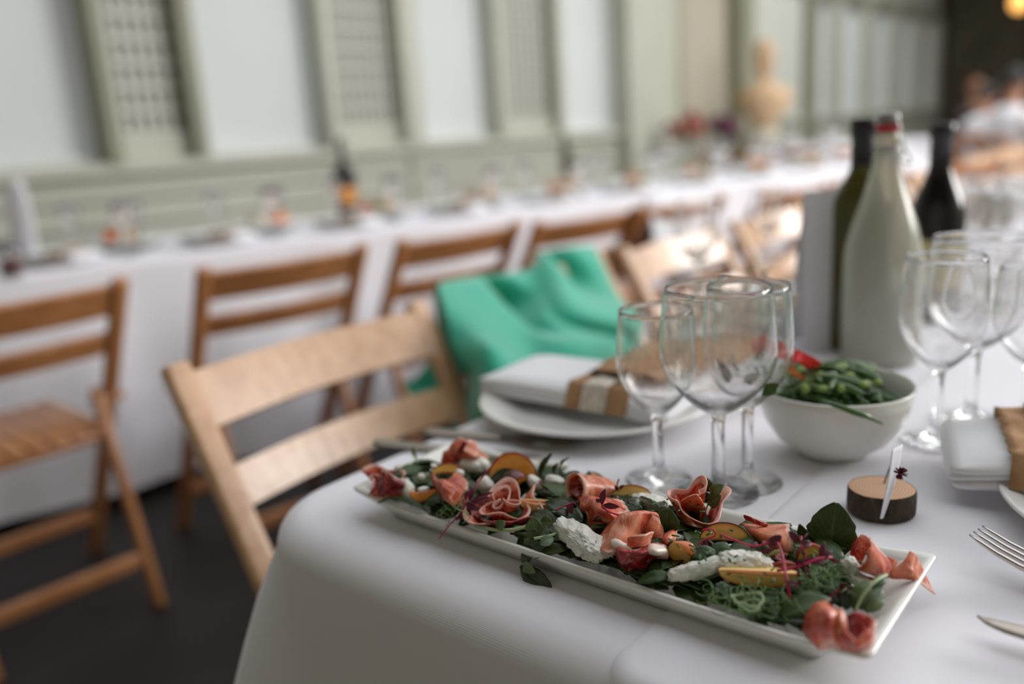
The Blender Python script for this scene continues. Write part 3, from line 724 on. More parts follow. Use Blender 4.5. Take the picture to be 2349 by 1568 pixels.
def wine_bottle(loc, R_, h, label, glass, foil, lab=None, sh0=.185, sh1=.235, group=None, rz=0):
    t = thing('wine_bottle', label, 'bottle', loc, rz, group)
    b = MB(); b.lathe(bottle_prof(R_, h, .0145, sh0, sh1) + [(.0165, h * .985), (.0165, h), (0, h)], 40); b.build('glass_body', glass, t, local=True)
    b = MB(); b.lathe([(.0155, h * .80), (.0152, h * .93), (.0172, h * .932), (.0172, h * 1.0), (.0150, h * 1.003), (0, h * 1.003)], 32); b.build('foil', foil, t, local=True)
    if lab:
        b = MB(); rows = [[((R_ + .0006) * math.cos(a), (R_ + .0006) * math.sin(a), z) for z in (.05, .12)] for a in np.linspace(-2.9, 0.3, 24)]
        b.grid(rows); b.build('label', lab, t, local=True)
    return t
p = P(1968, 822, TZ); wine_bottle((p.x - .018, p.y + .05, TZ + .0022), .038, .298, 'olive green wine bottle half hidden behind the left of the swing-top bottle', M['green_glass'], M['foil'], None, .19, .245)
p = P(2158, 742, TZ); wine_bottle((p.x - .020, p.y + .03, TZ + .0022), .038, .283, 'near-black wine bottle with yellow label right of the swing-top bottle', M['black_glass'], M['foil'], M['label'], .15, .235)
# ================================================================== UPRIGHT CARD, BEAN BOWL, WOOD SLICE
cp = P(1942, 800, TZ)
t = thing('menu_card', 'tall plain white card standing upright left of the swing-top bottle', 'card', (cp.x, cp.y, TZ + .0022), .75)
b = MB()
b.box((-.062, -.0012, 0), (.062, .0006, .212)); b.build('front_leaf', M['card'], t, local=True, smooth=False)
b = MB(); b.add([(-.062, .001, .212), (.062, .001, .212), (.062, .05, 0), (-.062, .05, 0), (-.062, .0022, .212), (.062, .0022, .212), (.062, .0515, 0), (-.062, .0515, 0)], [(0, 1, 2, 3), (7, 6, 5, 4), (0, 4, 5, 1), (1, 5, 6, 2), (2, 6, 7, 3), (3, 7, 4, 0)]); b.build('back_leaf', M['card'], t, local=True, smooth=False)

bc = Vector((-.262, .762, TZ + .001)); br = .070
t = thing('serving_bowl', 'white round bowl filled with green beans and peas', 'bowl', bc)
b = MB(); b.lathe([(0, .004), (.026, .004), (.027, 0), (.031, 0), (.034, .004), (.050, .016), (.062, .034), (.068, .054), (br, .066), (br - .0012, .0675), (br - .003, .066), (.0655, .054), (.059, .035), (.047, .018), (.030, .009), (0, .008)], 72); b.build('bowl', M['porcelain'], t, local=True)
def inbowl(r=.056):
    a = rnd.uniform(0, 2 * PI); q = r * math.sqrt(rnd.random()); return bc.x + q * math.cos(a), bc.y + q * math.sin(a), q
b = MB()
for k in range(260):
    x, y, q = inbowl(.060); z = bc.z + .045 + .02 * (1 - (q / .062) ** 2) * rnd.random()
    a = rnd.uniform(0, 2 * PI); l = rnd.uniform(.015, .03); d = Vector((math.cos(a), math.sin(a), rnd.uniform(-.1, .1))) * l
    c = Vector((x, y, z)); e0 = c - d / 2; e1 = c + d / 2
    for e in (e0, e1):
        v = Vector((e.x - bc.x, e.y - bc.y, 0))
        if v.length > .06: e.x = bc.x + v.x / v.length * .06; e.y = bc.y + v.y / v.length * .06
    b.tube([e0, c + Vector((0, 0, .002)), e1], [.0015, .0028, .0015], 5)
tag(b.build('green_beans', M['bean']), 'bed of chopped dark green beans filling the white bowl', 'beans', kind='stuff')
GB = 'long green beans on top of the bowl'
for k in range(26):
    x, y, q = inbowl(.040); a = rnd.gauss(.2, .9); l = rnd.uniform(.035, .06); d = Vector((math.cos(a), math.sin(a), rnd.uniform(-.06, .12))) * l
    c = Vector((x, y, bc.z + .061 + .012 * (1 - (q / .06) ** 2) + rnd.random() * .006)); side = Vector((-d.y, d.x, 0)) * .12 * rnd.uniform(-1, 1)
    b = MB(); b.tube(spline([c - d / 2, c + side + Vector((0, 0, .003)), c + d / 2 - Vector((0, 0, .002))], 9), [.0008, .0024, .003, .0031, .0029, .0031, .003, .0024, .0008], 8)
    tag(b.build('green_bean', M['bean']), 'glossy long green bean heaped on top of the white bowl', 'bean', GB)
for k in range(34):
    x, y, q = inbowl(.046); z = bc.z + .067 + .012 * (1 - (q / .06) ** 2); r_ = rnd.uniform(.0038, .0052)
    b = MB(); b.lathe([(0, -r_ * .8), (r_ * .6, -r_ * .65), (r_, 0), (r_ * .75, r_ * .55), (r_ * .3, r_ * .8), (0, r_ * .82)], 12, (x, y, z))
    tag(b.build('pea', M['pea']), 'pale green pea among the beans in the white bowl', 'pea', 'peas on top of the beans')
# long bean tip hanging over the rim
b = MB(); b.tube(spline([P(1880, 918, .826), P(1920, 930, .824), P(1960, 945, .820), P(1990, 955, .816), P(2025, 972, .805)], 16), [.0008 + .002 * math.sin(PI * i / 15) for i in range(16)], 8)
tag(b.build('green_bean', M['bean']), 'pointed green bean drooping over the front rim of the bowl', 'bean')
def petal(pts4, mt, par, name='petal', solid=.0008):
    b = MB(); b.grid(ripple(sheetpts(pts4, 14, 12), .003, 60, 3)); return b.build(name, mt, par, solid=solid)
t = thing('nasturtium_flower', 'vivid red flower with an orange curled petal on the beans', 'flower', P(1850, 850, .83))
petal([[P(1815, 800, .85), P(1830, 830, .842)], [P(1850, 808, .853), P(1850, 842, .835)], [P(1880, 832, .842), P(1872, 848, .833)]], M['petal_red'], t)
petal([[P(1808, 812, .848), P(1803, 832, .84)], [P(1835, 806, .858), P(1828, 828, .852)], [P(1868, 822, .852), P(1862, 842, .842)]], M['petal_red'], t)
petal([[P(1806, 830, .84), P(1818, 826, .845)], [P(1815, 855, .836), P(1830, 852, .84)], [P(1845, 872, .828), P(1850, 864, .832)]], M['petal_orange'], t)
for (px, py, lb) in ((1752, 790, 'small red flower seen through the rim of the largest wine glass'), (1790, 802, 'small red flower between the glass and the bright red one')):
    t = thing('nasturtium_flower', lb, 'flower', P(px, py + 30, .84))
    for k in range(4):
        dx, dy = rnd.uniform(-8, 8), rnd.uniform(-10, 10)
        petal([[P(px - 16 + dx, py - 14 + dy, .86), P(px - 14 + dx, py + 12 + dy, .85)], [P(px + dx, py - 20 + dy, .862), P(px + dx, py + 14 + dy, .848)], [P(px + 15 + dx, py - 12 + dy, .858), P(px + 12 + dx, py + 14 + dy, .846)]], M['petal_red'], t)
# herb sprig in the bowl behind the glass
t = thing('herb_sprig', 'dark green herb leaves standing up at the left of the bean bowl', 'herb', P(1730, 900, .83))
for k in range(16):
    px, py = 1700 + rnd.uniform(-40, 60), 850 + rnd.uniform(-35, 60); z = .84
    b = MB(); a = P(px, py, z); l = .018; d = Vector((rnd.uniform(-1, 1), rnd.uniform(-1, 1), rnd.uniform(.2, 1))).normalized() * l; s_ = d.cross(Vector((.3, .8, .2))).normalized() * l * .3
    b.grid(sheetpts([[a, a, a], [a + d * .5 - s_, a + d * .5 + Vector((0, 0, .001)), a + d * .5 + s_], [a + d, a + d, a + d]], 7, 5)); b.build('leaflet', M['leaf'], t)

# wood slice card holder
wc = P(2033, 1180, TZ) + Vector((-.004, -.001, .0024))
t = thing('wood_slice_holder', 'small round slice of branch with dark bark, holding a white place card', 'place card holder', wc)
n = 72; rows = []
def wr(a): return .0245 * (1 + .035 * math.sin(2 * a + .5) + .03 * noise.noise(Vector((math.cos(a) * 2, math.sin(a) * 2, 0))))
hh = .0205
for k in range(n):
    a = 2 * PI * k / n; r_ = wr(a); jit = .0007 * noise.noise(Vector((a * 9, 1, 1)))
    rows.append([(r_ * math.cos(a) * q, r_ * math.sin(a) * q, z) for q, z in ((.0, 0), (.93, 0), (.99, .0015), (1.0 + jit * 30, .007), (1.0 - jit * 20, .013), (.995, hh - .0012), (.965, hh))])
b = MB(); b.grid(rows, closeu=True); b.build('bark', M['bark'], t, local=True)
rows = [[(wr(2 * PI * k / n) * math.cos(2 * PI * k / n) * q, wr(2 * PI * k / n) * math.sin(2 * PI * k / n) * q, hh - (.0003 if q > .95 else 0) + .0002 * (q < .9)) for q in (0, .5, .9, .965)] for k in range(n)]
b = MB(); b.grid(rows, closeu=True); b.build('cut_face', M['cut_wood'], t, local=True)
b = MB(); b.lathe([(0, -.001), (.0022, -.0008), (.0026, .0003), (.001, .001), (0, .001)], 10, (.012, -.0195, .008)); b.build('knot', M['bark'], t, local=True)
# name card: seen nearly edge on, slotted into the slice
ck = thing('place_card', 'white place card standing in the wood slice, seen almost edge-on', 'card', wc + Vector((0, 0, .006)))
A = PX(2020, 1190, wc.x + .0).copy()
p_lo = P(2020, 1188, TZ + .013); p_lo2 = P(2058, 1098, TZ + .022)
p_hi = P(2048, 1025, TZ + .058); p_hi2 = P(2066, 1012, TZ + .064)
# a small card standing in the slot: bottom edge in front, far edge behind
b = MB()
yf = wc.y - .0272
b.grid(sheetpts([[PY(2019, 1189, yf), PY(2022, 1189, yf + .0008), PY(2026, 1188, yf + .0015)], [PY(2027, 1150, yf), PY(2034, 1146, yf + .003), PY(2042, 1142, yf + .005)], [PY(2038, 1095, yf + .004), PY(2047, 1090, yf + .010), PY(2058, 1088, yf + .014)], [PY(2047, 1032, yf + .010), PY(2058, 1024, yf + .020), PY(2070, 1018, yf + .030)]], 14, 8))
b.build('card_sheet', M['card'], ck, solid=.0006)
b = MB(); b.tube(spline([P(2027, 1112, TZ + .022), P(2036, 1085, TZ + .03), P(2044, 1063, TZ + .038), P(2045, 1048, TZ + .043)], 8), .0006, 6); b.build('twig', M['bark'], ck)
fl = thing("dried_flower", 'tiny dark crimson dried flower pinned to the place card', 'flower', PY(2066, 1086, yf + .006))
for k in range(26):
    d = Vector((rnd.gauss(0, 1), rnd.gauss(0, 1), rnd.gauss(0, 1))).normalized(); s_ = d.cross(Vector((.2, .5, .7))).normalized() * .0016; c = PY(2066, 1084, yf + .006)
    b = MB(); b.grid(sheetpts([[c, c], [c + d * .003 - s_, c + d * .003 + s_], [c + d * .0052 - s_ * .8, c + d * .0048 + s_ * .8]], 5, 4)); b.build('petal', M['dried_flower'], fl, solid=.0003)

# ================================================================== SALAD PLATTER
PX0, PX1, PY0, PY1 = -.547, -.120, .4205, .556      # rim rectangle
BX0, BX1, BY0, BY1 = -.515, -.158, .438, .540      # foot rectangle
def rect(x0, x1, y0, y1, z, rc, dip=None, n=8, m_=18):
    out = []
    L = [((x1 - rc, y0 + rc), -PI / 2), ((x1 - rc, y1 - rc), 0), ((x0 + rc, y1 - rc), PI / 2), ((x0 + rc, y0 + rc), PI)]
    for i in range(4):
        (cx, cy), a0 = L[i]
        for k in range(n):
            a = a0 + PI / 2 * k / (n - 1); out.append([cx + rc * math.cos(a), cy + rc * math.sin(a), z])
        (nx, ny), a1 = L[(i + 1) % 4]; ex, ey = cx + rc * math.cos(a0 + PI / 2), cy + rc * math.sin(a0 + PI / 2); fx_, fy_ = nx + rc * math.cos(a1), ny + rc * math.sin(a1)
        for k in range(1, m_): out.append([ex + (fx_ - ex) * k / m_, ey + (fy_ - ey) * k / m_, z])
    if dip:
        xm, hw = (x0 + x1) / 2, (x1 - x0) / 2
        for p_ in out: p_[2] += dip * max(0, (abs(p_[0] - xm) / hw - .72) / .28) ** 1.6
    return out
z0 = TZ + .0008
levels = [rect(BX0 + .01, BX1 - .01, BY0 + .01, BY1 - .01, z0 + .003, .004), rect(BX0, BX1, BY0, BY1, z0 + .003, .006), rect(BX0, BX1, BY0, BY1, z0, .006), rect(BX0 - .003, BX1 + .003, BY0 - .001, BY1 + .003, z0, .008),
          rect(BX0 - .010, BX1 + .010, BY0 - .006, BY1 + .008, z0 + .007, .008, .002), rect(BX0 - .024, BX1 + .020, PY0 + .003, PY1 - .006, z0 + .015, .007, .004), rect(PX0 + .001, PX1 - .001, PY0, PY1, z0 + .0195, .005, .004),
          rect(PX0, PX1, PY0 - .0005, PY1 + .0005, z0 + .021, .005, .0045), rect(PX0 + .002, PX1 - .002, PY0 + .0015, PY1 - .0015, z0 + .0222, .005, .0045), rect(PX0 + .007, PX1 - .007, PY0 + .005, PY1 - .006, z0 + .0205, .005, .004),
          rect(BX0 - .018, BX1 + .016, PY0 + .008, PY1 - .012, z0 + .014, .007, .003), rect(BX0 - .004, BX1 + .006, BY0, BY1 + .0, z0 + .008, .008, .001), rect(BX0 + .004, BX1 - .004, BY0 + .006, BY1 - .006, z0 + .0055, .006)]
b = MB(); npt = len(levels[0]); b.grid([[levels[l][i] for l in range(len(levels))] for i in range(npt)], closeu=True)
nl = len(levels)
b.f.append(tuple(i * nl + nl - 1 for i in range(npt))); b.f.append(tuple(i * nl for i in reversed(range(npt))))
tag(b.build('serving_platter', M['porcelain']), 'long rectangular white china platter heaped with ham, peach and mozzarella salad', 'platter')

# ---- builders for the food
def leaf_mb(base, tip, width, cup=.15, fold=.2, curl=.0, notch=0.0, seed=0, nrm=None, n1=12, n2=9, shape=1.0):
    base = Vector(base); tip = Vector(tip); d = tip - base; L = d.length; d.normalize()
    nrm = Vector(nrm) if nrm is not None else Vector((.25, -.5, .8))
    s_ = d.cross(nrm).normalized(); n = s_.cross(d).normalized(); rows = []
    for i in range(n1):
        v = i / (n1 - 1); wdt = width / 2 * (math.sin(PI * min(1, v ** shape * .97 + .015)) ** .75)
        if notch: wdt *= 1 + notch * (noise.noise(Vector((v * 9, seed, 0))) + .35 * math.sin(v * 34 + seed))
        row = []
        for j in range(n2):
            u = j / (n2 - 1) * 2 - 1; w2 = wdt * (1 + (.25 * notch * math.sin(v * 21 + (3 if u > 0 else 0) + seed)))
            p_ = base + d * (L * v) + s_ * (u * w2) + n * (cup * L * (math.sin(PI * v) - .5) + fold * abs(u) * wdt - curl * L * v * v + .04 * L * noise.noise(Vector((u * 1.5 + seed, v * 2.5, seed))))
            row.append(p_)
        rows.append(row)
    b = MB(); b.grid(rows, [(j / (n2 - 1), i / (n1 - 1)) for i in range(n1) for j in range(n2)])
    return b
def leaf(base, tip, width, mt, label=None, parent=None, name='salad_leaf', group=None, solid=.0005, **k):
    b = leaf_mb(base, tip, width, **k); o = b.build(name, M[mt], parent, solid=solid)
    if parent is None: tag(o, label, 'leaf', group)
    return o
def zpt(t3): return P(*t3)
def rose(c, R_, H, turns, label, mt='ham', seed=0, tilt=(0, 0), flare=.6, group='ham slices on the platter', start=.12):
    nu, nv = 30 * int(turns * 2), 9; rows = []; rot = Matrix.Rotation(tilt[0], 3, Vector((.85, .5, 0))) @ Matrix.Rotation(seed * 1.3, 3, 'Z')
    for i in range(nu):
        s_ = i / (nu - 1); a = s_ * turns * 2 * PI; r0 = R_ * (start + (.78 - start) * s_ ** .85) * (1 + .16 * noise.noise(Vector((math.cos(a) * 1.3 + seed, math.sin(a) * 1.3, s_ * 2))))
        row = []
        for j in range(nv):
            v = j / (nv - 1); fl_ = 1 + flare * v * v * (.2 + .5 * s_)
            rf = .20 * R_ * v * v * math.sin(a * 3.1 + seed * 2 + 1.5 * noise.noise(Vector((a, seed, 0))))
            r_ = r0 * fl_ * (.78 + .22 * v) + rf
            z = H * (v * (1.05 - .45 * s_) ) + .10 * H * v * math.sin(a * 2.3 + seed) + .12 * H * noise.noise(Vector((a * .8, v * 2, seed + 4)))
            row.append(rot @ Vector((r_ * math.cos(a), r_ * math.sin(a), z)) + Vector(c))
        rows.append(row)
    b = MB(); b.grid(rows); o = b.build('ham_slice', M[mt], None, solid=.0009)
    return tag(o, label, 'ham', group)
def slice_(rows, label, mt='ham', amp=.0018, freq=70, nu=34, nv=26, seed=0, solid=.001, group='ham slices on the platter', name='ham_slice', cat='ham'):
    b = MB(); b.grid(ripple(sheetpts([[Vector(q) if isinstance(q, Vector) else zpt(q) for q in r] for r in rows], nu, nv), amp, freq, seed))
    o = b.build(name, M[mt], None, solid=solid)
    return tag(o, label, cat, group)
def roll(c, axis, r0, r1, L, label, mt='ham_pale', sweep=1.6, start=0., seed=0, up=(0, 0, 1), group='ham slices on the platter'):
    """a loose cone-shaped curl of ham: open mouth radius r0, far end r1"""
    ax = Vector(axis).normalized(); u1 = Vector(up); u1 = (u1 - u1.dot(ax) * ax).normalized(); u2 = ax.cross(u1); rows = []
    for i in range(54):
        s_ = i / 53; a = start + s_ * sweep * 2 * PI; row = []
        for j in range(14):
            v = 1 - j / 13; r_ = (r0 + (r1 - r0) * v) * (.62 + .38 * s_) * (1 + .10 * noise.noise(Vector((math.cos(a), math.sin(a), v * 2 + seed))))
            sh = ax * (L * v * (1 - .12 * math.sin(a + seed))) + ax * (-.12 * L * s_ * (1 - v))
            row.append(Vector(c) + sh + (u1 * math.cos(a) + u2 * math.sin(a)) * r_)
        rows.append(row)
    b = MB(); b.grid(rows); o = b.build('ham_slice', M[mt], None, solid=.001)
    return tag(o, label, 'ham', group)
def peach_wedge(A, B, Cc, label, wedge=38, mt='peach', skin='peach_skin', inner=.22, group='peach slices on the platter', back=None):
    """a wedge of peach: pit edge from A to B, the cut face bulging to Cc; the second cut face and the skin turn away behind it"""
    A, B, Cc = Vector(A), Vector(B), Vector(Cc); mid = (A + B) / 2; ax = (B - A).normalized(); hl = (B - A).length / 2
    e1 = Cc - mid; e1 = e1 - e1.dot(ax) * ax; H = e1.length; e1.normalize(); n = ax.cross(e1)
    if n.dot(Vector(C0) - mid) > 0: n = -n
    if back is not None and n.dot(Vector(back)) < 0: n = -n
    t = thing('peach_slice', label, 'peach', mid, 0, group); W = math.radians(wedge)
    def pt(r, l, a): return ax * (hl * math.sin(l)) + (e1 * math.cos(a) + n * math.sin(a)) * (H * r * math.cos(l) ** .85 if math.cos(l) > 0 else 0)
    lats = [(-.485 + .97 * i / 22) * PI for i in range(23)]
    b = MB()
    for a in (0, W):
        rows = []; uv = []
        for l in lats:
            row = []
            for k in range(8):
                q = k / 7; r_ = inner * max(0, math.cos(l * 1.15)) * (1 - q) + q; p_ = pt(r_, l, a)
                row.append(p_ + n * (.03 * H * noise.noise(p_ * 260 + Vector(A)) * (1 if a == 0 else 0))); uv.append((.12 + .78 * q, .5))
            rows.append(row)
        b.grid(rows, uv)
    rows = []; uv = []
    for l in lats: rows.append([pt(inner * max(0, math.cos(l * 1.15)), l, W * k / 5) for k in range(6)]); uv += [(.0, .5)] * 6
    b.grid(rows, uv); b.build('flesh', M[mt], t, local=True, merge=True)
    b = MB(); b.grid([[pt(1.012, l, -.03 + (W + .06) * k / 9) for k in range(10)] for l in lats]); b.build('skin', M[skin], t, local=True, solid=.0006)
    return t
def cheese(c, size, label, rot=(0, 0, 0), seed=0, rough=.22, group='torn mozzarella on the platter', lv=4):
    bm = bmesh.new(); bmesh.ops.create_icosphere(bm, subdivisions=lv, radius=1.0)
    me = bpy.data.meshes.new('mozzarella_piece'); E_ = Euler(rot).to_matrix(); S_ = Vector(size)
    for v in bm.verts:
        p_ = v.co.copy(); w3 = Vector((p_.x * S_.x, p_.y * S_.y, p_.z * S_.z)) * 1000; sd = Vector((seed * 7.3, seed * 3.1, seed))
        f = 1 + rough * 1.1 * noise.noise(w3 * .085 + sd) + rough * .7 * noise.noise(w3 * .2 + sd) + rough * .45 * (abs(noise.noise(w3 * .42 + sd)) * 2 - .3) + rough * .2 * noise.noise(w3 * .9 + sd)
        q = Vector((math.copysign(abs(p_.x) ** .8, p_.x), math.copysign(abs(p_.y) ** .8, p_.y), math.copysign(abs(p_.z) ** .85, p_.z))) * f
        v.co = E_ @ Vector((q.x * S_.x, q.y * S_.y, q.z * S_.z))
    bm.to_mesh(me); bm.free(); me.polygons.foreach_set('use_smooth', [True] * len(me.polygons)); me.materials.append(M['mozz'])
    o = bpy.data.objects.new('mozzarella_piece', me); col.objects.link(o); o.location = c
    return tag(o, label, 'cheese', group)

# ---- bed of leaves
bed = []
for k in range(9):
    a = Vector((0, 0, 0)); b_ = Vector((.034 + .01 * rnd.random(), 0, .002))
    mb = leaf_mb(a, b_, .016 + .01 * rnd.random(), cup=.12, fold=.15, notch=.2, seed=k, nrm=(0, 0, 1), n1=8, n2=5)
    o = mb.build('salad_leaf', M[['leaf', 'leaf_dark', 'leaf'][k % 3]], None, local=True, solid=.0005)
    bed.append(tag(o, 'small dark green leaf in the salad bed under ham and peaches', 'leaf', 'leaves of the salad bed'))
for k in range(236):
    o = bed[k % 9] if k < 9 else bed[k % 9].copy()
    if k >= 9: col.objects.link(o)
    x = rnd.uniform(-.515, -.160); y = rnd.uniform(.440, .528)
    a = rnd.uniform(0, 2 * PI)
    o.location = (x - .016 * math.cos(a), y - .016 * math.sin(a), TZ + .0135 + rnd.random() * .014 + .005 * (1 - abs((y - .485) / .06)))
    o.rotation_euler = (rnd.uniform(-.45, .45), rnd.uniform(-.3, .05), a); o.scale = (rnd.uniform(.7, 1.05),) * 3
    lx, ly = o.location.x + .032 * math.cos(a), o.location.y + .032 * math.sin(a)
    if ly < .433 or ly > .545 or lx < -.53 or lx > -.145: o.location.x, o.location.y = x - .010 * math.cos(a + PI), y - .010 * math.sin(a + PI); o.rotation_euler[2] = a + PI; o.scale = (.6,) * 3

for k in range(60):
    o = bed[(k * 4) % 9].copy(); col.objects.link(o); a = rnd.uniform(-.35, .35) + (PI if rnd.random() < .5 else 0); x = -.525 + .385 * (k + rnd.random()) / 60
    o.location = (x - .014 * math.cos(a), .4345 + .006 * rnd.random() - .014 * math.sin(a) * .3, TZ + .0200 + .005 * rnd.random())
    o.rotation_euler = (rnd.uniform(-.2, .7), rnd.uniform(-.15, .15), a * .4 if abs(a) < 1 else PI + (a - PI) * .4); o.scale = (rnd.uniform(.55, .9),) * 3
ZF = .785
# ---- ham
rose(P(885, 1125, .772), .021, .018, 1.3, 'folded red ham slice at the far left end of the platter', 'ham', 1, (.5, -.2))
slice_([[(845, 1135, .777), (870, 1100, .79), (878, 1078, .80)], [(880, 1140, .776), (898, 1110, .79), (900, 1088, .797)], [(925, 1142, .775), (935, 1115, .785), (925, 1100, .79)]], 'pointed red ham flap standing at the far left end of the platter', 'ham_red', seed=2)
slice_([[(990, 1085, .79), (1015, 1098, .793), (1045, 1092, .79), (1075, 1108, .785)], [(995, 1110, .788), (1022, 1118, .798), (1050, 1110, .792), (1078, 1120, .785)], [(1008, 1135, .782), (1030, 1145, .793), (1052, 1138, .79), (1072, 1140, .785)], [(1030, 1150, .777), (1042, 1164, .782), (1058, 1166, .78), (1068, 1160, .777)]], 'ruffled ham slice left of the dark red leaf sprig', 'ham', .004, 90, seed=4)
slice_([[(1010, 1062, .785), (1012, 1035, .795), (1035, 1015, .80)], [(1040, 1066, .785), (1045, 1035, .80), (1065, 1003, .81)], [(1080, 1064, .785), (1085, 1040, .80), (1095, 1018, .80)], [(1118, 1062, .782), (1118, 1050, .79), (1108, 1035, .795)]], 'pale pink ham slice at the back left of the salad', 'ham_pale', .004, 70, seed=5)
rose(P(1160, 1184, .775), .0285, .018, 2.6, 'coiled ham rosette with swirl centre near the middle of the front rim', 'ham', 3, (.35, 0), .6, start=.10)
slice_([[(1085, 1182, .781), (1110, 1190, .784), (1150, 1196, .785), (1200, 1188, .784), (1240, 1172, .785)], [(1098, 1196, .776), (1120, 1204, .777), (1155, 1210, .777), (1200, 1200, .777), (1238, 1186, .778)], [(1118, 1206, .772), (1140, 1212, .772), (1165, 1214, .772), (1195, 1208, .773), (1225, 1196, .773)]], 'red outer edge of ham below the coiled rosette', 'ham_red', .003, 80, seed=6)
roll(P(1322, 1122, .795), (.25, .75, -.25), .0135, .010, .030, 'pale rolled ham with dark red centre, back of the salad', 'ham_pale', 1.3, 0, 3)
slice_([[(1308, 1128, .792), (1312, 1112, .795)], [(1322, 1138, .792), (1325, 1108, .797)], [(1338, 1128, .792), (1335, 1112, .795)]], 'dark red ham scrap inside the pale roll', 'ham_red', seed=9)
slice_([[(1355, 1085, .79), (1380, 1095, .785)], [(1362, 1110, .79), (1390, 1118, .785)], [(1368, 1135, .786), (1388, 1140, .783)]], 'pale ham strip right behind the rolled slice', 'ham_pale', seed=10)
slice_([[(1332, 1142, .792), (1352, 1135, .796), (1385, 1140, .795), (1425, 1150, .79)], [(1338, 1160, .792), (1365, 1152, .803), (1398, 1160, .80), (1438, 1168, .79)], [(1348, 1180, .788), (1368, 1170, .80), (1395, 1180, .80), (1440, 1188, .79)], [(1352, 1205, .782), (1372, 1188, .792), (1392, 1200, .79), (1425, 1208, .785)]], 'draped ham fold left of the big centre slice', 'ham', .004, 80, seed=11)
# the large centre slice
slice_([[(1355, 1290, .775), (1365, 1270, .782), (1380, 1262, .787), (1395, 1265, .79)], [(1372, 1245, .782), (1395, 1235, .793), (1420, 1238, .796), (1450, 1252, .79)], [(1392, 1205, .79), (1415, 1205, .80), (1450, 1212, .800), (1480, 1232, .788)], [(1410, 1182, .795), (1440, 1180, .806), (1478, 1182, .805), (1500, 1212, .79)], [(1440, 1185, .786), (1475, 1178, .795), (1508, 1180, .803), (1522, 1228, .785)]], 'largest ham slice arching at the centre of the platter', 'ham_pale', .0022, 60, 44, 34, seed=12)
slice_([[(1478, 1232, .788), (1485, 1212, .797), (1500, 1182, .806)], [(1500, 1235, .787), (1505, 1215, .794), (1508, 1190, .801)], [(1520, 1240, .785), (1522, 1222, .788), (1518, 1208, .79)]], 'upright ham flap at the right of the centre slice', 'ham_pale', seed=13)
slice_([[(1400, 1238, .79), (1420, 1252, .793), (1448, 1262, .79), (1475, 1254, .79), (1500, 1250, .79), (1530, 1262, .784)], [(1403, 1258, .787), (1425, 1268, .793), (1450, 1270, .793), (1475, 1270, .793), (1500, 1272, .789), (1526, 1275, .782)], [(1412, 1280, .78), (1432, 1290, .784), (1452, 1288, .785), (1475, 1286, .784), (1495, 1282, .781), (1515, 1280, .778)], [(1430, 1300, .773), (1445, 1310, .774), (1455, 1306, .775), (1470, 1298, .775), (1490, 1290, .775), (1505, 1286, .775)]], 'dark red crumpled ham slice at the front of the centre', 'ham_red', .004, 85, 40, 36, seed=14)
b = MB(); b.tube(spline([P(1402, 1238, .7915), P(1415, 1246, .7945), P(1432, 1255, .795), P(1448, 1262, .793)], 14), [.0012, .002, .0026, .003, .0031, .003, .003, .0028, .0028, .0027, .0025, .002, .0015, .001], 8)
tag(b.build('ham_fat', M['fat']), 'white strip of fat along the dark red ham slice', 'ham')
slice_([[(1478, 1258, .790), (1495, 1250, .795), (1520, 1254, .793)], [(1482, 1264, .792), (1500, 1262, .797), (1525, 1262, .793)], [(1492, 1268, .79), (1508, 1270, .793), (1528, 1268, .788)]], 'white fatty curl at the right of the dark red ham', 'fat', .001, seed=15, solid=.002)
slice_([[(1438, 1255, .794), (1440, 1235, .802), (1445, 1232, .803)], [(1462, 1252, .796), (1468, 1240, .80), (1480, 1228, .804)], [(1488, 1250, .794), (1492, 1238, .797), (1499, 1222, .80)]], 'small torn ham point inside the centre slice', 'ham_pale', seed=16)
slice_([[(1522, 1222, .788), (1540, 1215, .79), (1553, 1216, .788)], [(1520, 1240, .787), (1535, 1238, .792), (1550, 1236, .787)], [(1520, 1255, .783), (1532, 1255, .785), (1545, 1250, .782)]], 'pale ham scrap between the centre slice and the round peach', 'ham_pale', seed=17)
# flower-like ham behind
rose(P(1592, 1205, .775), .021, .034, 1.15, 'ham rosette like an open flower below the small upright sprig', 'ham', 5, (.25, -.05), 1.0, start=.25)
slice_([[(1542, 1140, .80), (1552, 1175, .79), (1570, 1200, .782)], [(1552, 1136, .80), (1565, 1172, .794), (1590, 1208, .787)], [(1560, 1160, .79), (1582, 1188, .79), (1608, 1210, .785)]], 'narrow pink ham strip at the left of the flower-like rosette', 'ham', seed=18)
slice_([[(1565, 1170, .785), (1562, 1148, .80), (1575, 1142, .803)], [(1592, 1175, .782), (1590, 1148, .80), (1598, 1132, .81)], [(1620, 1185, .782), (1615, 1160, .798), (1608, 1145, .803)]], 'tan back petal of the flower-like ham rosette', 'ham_pale', seed=19)
# right group
slice_([[(1700, 1200, .792), (1735, 1205, .792), (1775, 1203, .795), (1808, 1200, .798)], [(1715, 1218, .79), (1745, 1222, .797), (1780, 1220, .80), (1812, 1218, .80)], [(1732, 1240, .785), (1760, 1240, .795), (1790, 1244, .796), (1818, 1248, .79)], [(1745, 1262, .777), (1770, 1262, .785), (1795, 1268, .786), (1820, 1272, .78)]], 'smooth pink ham slice folded behind the long peach crescent', 'ham_pale', .0016, 50, seed=20)
slice_([[(1705, 1180, .80), (1712, 1193, .795)], [(1730, 1190, .80), (1735, 1202, .795)], [(1760, 1202, .797), (1758, 1206, .795)]], 'thin dark red ham tip poking up at the back rim', 'ham_red', seed=21)
slice_([[(1762, 1262, .79), (1775, 1280, .785)], [(1785, 1258, .79), (1790, 1285, .785)], [(1812, 1270, .788), (1805, 1285, .783)]], 'small wet red ham fold under the pink slice', 'ham_red', seed=22)
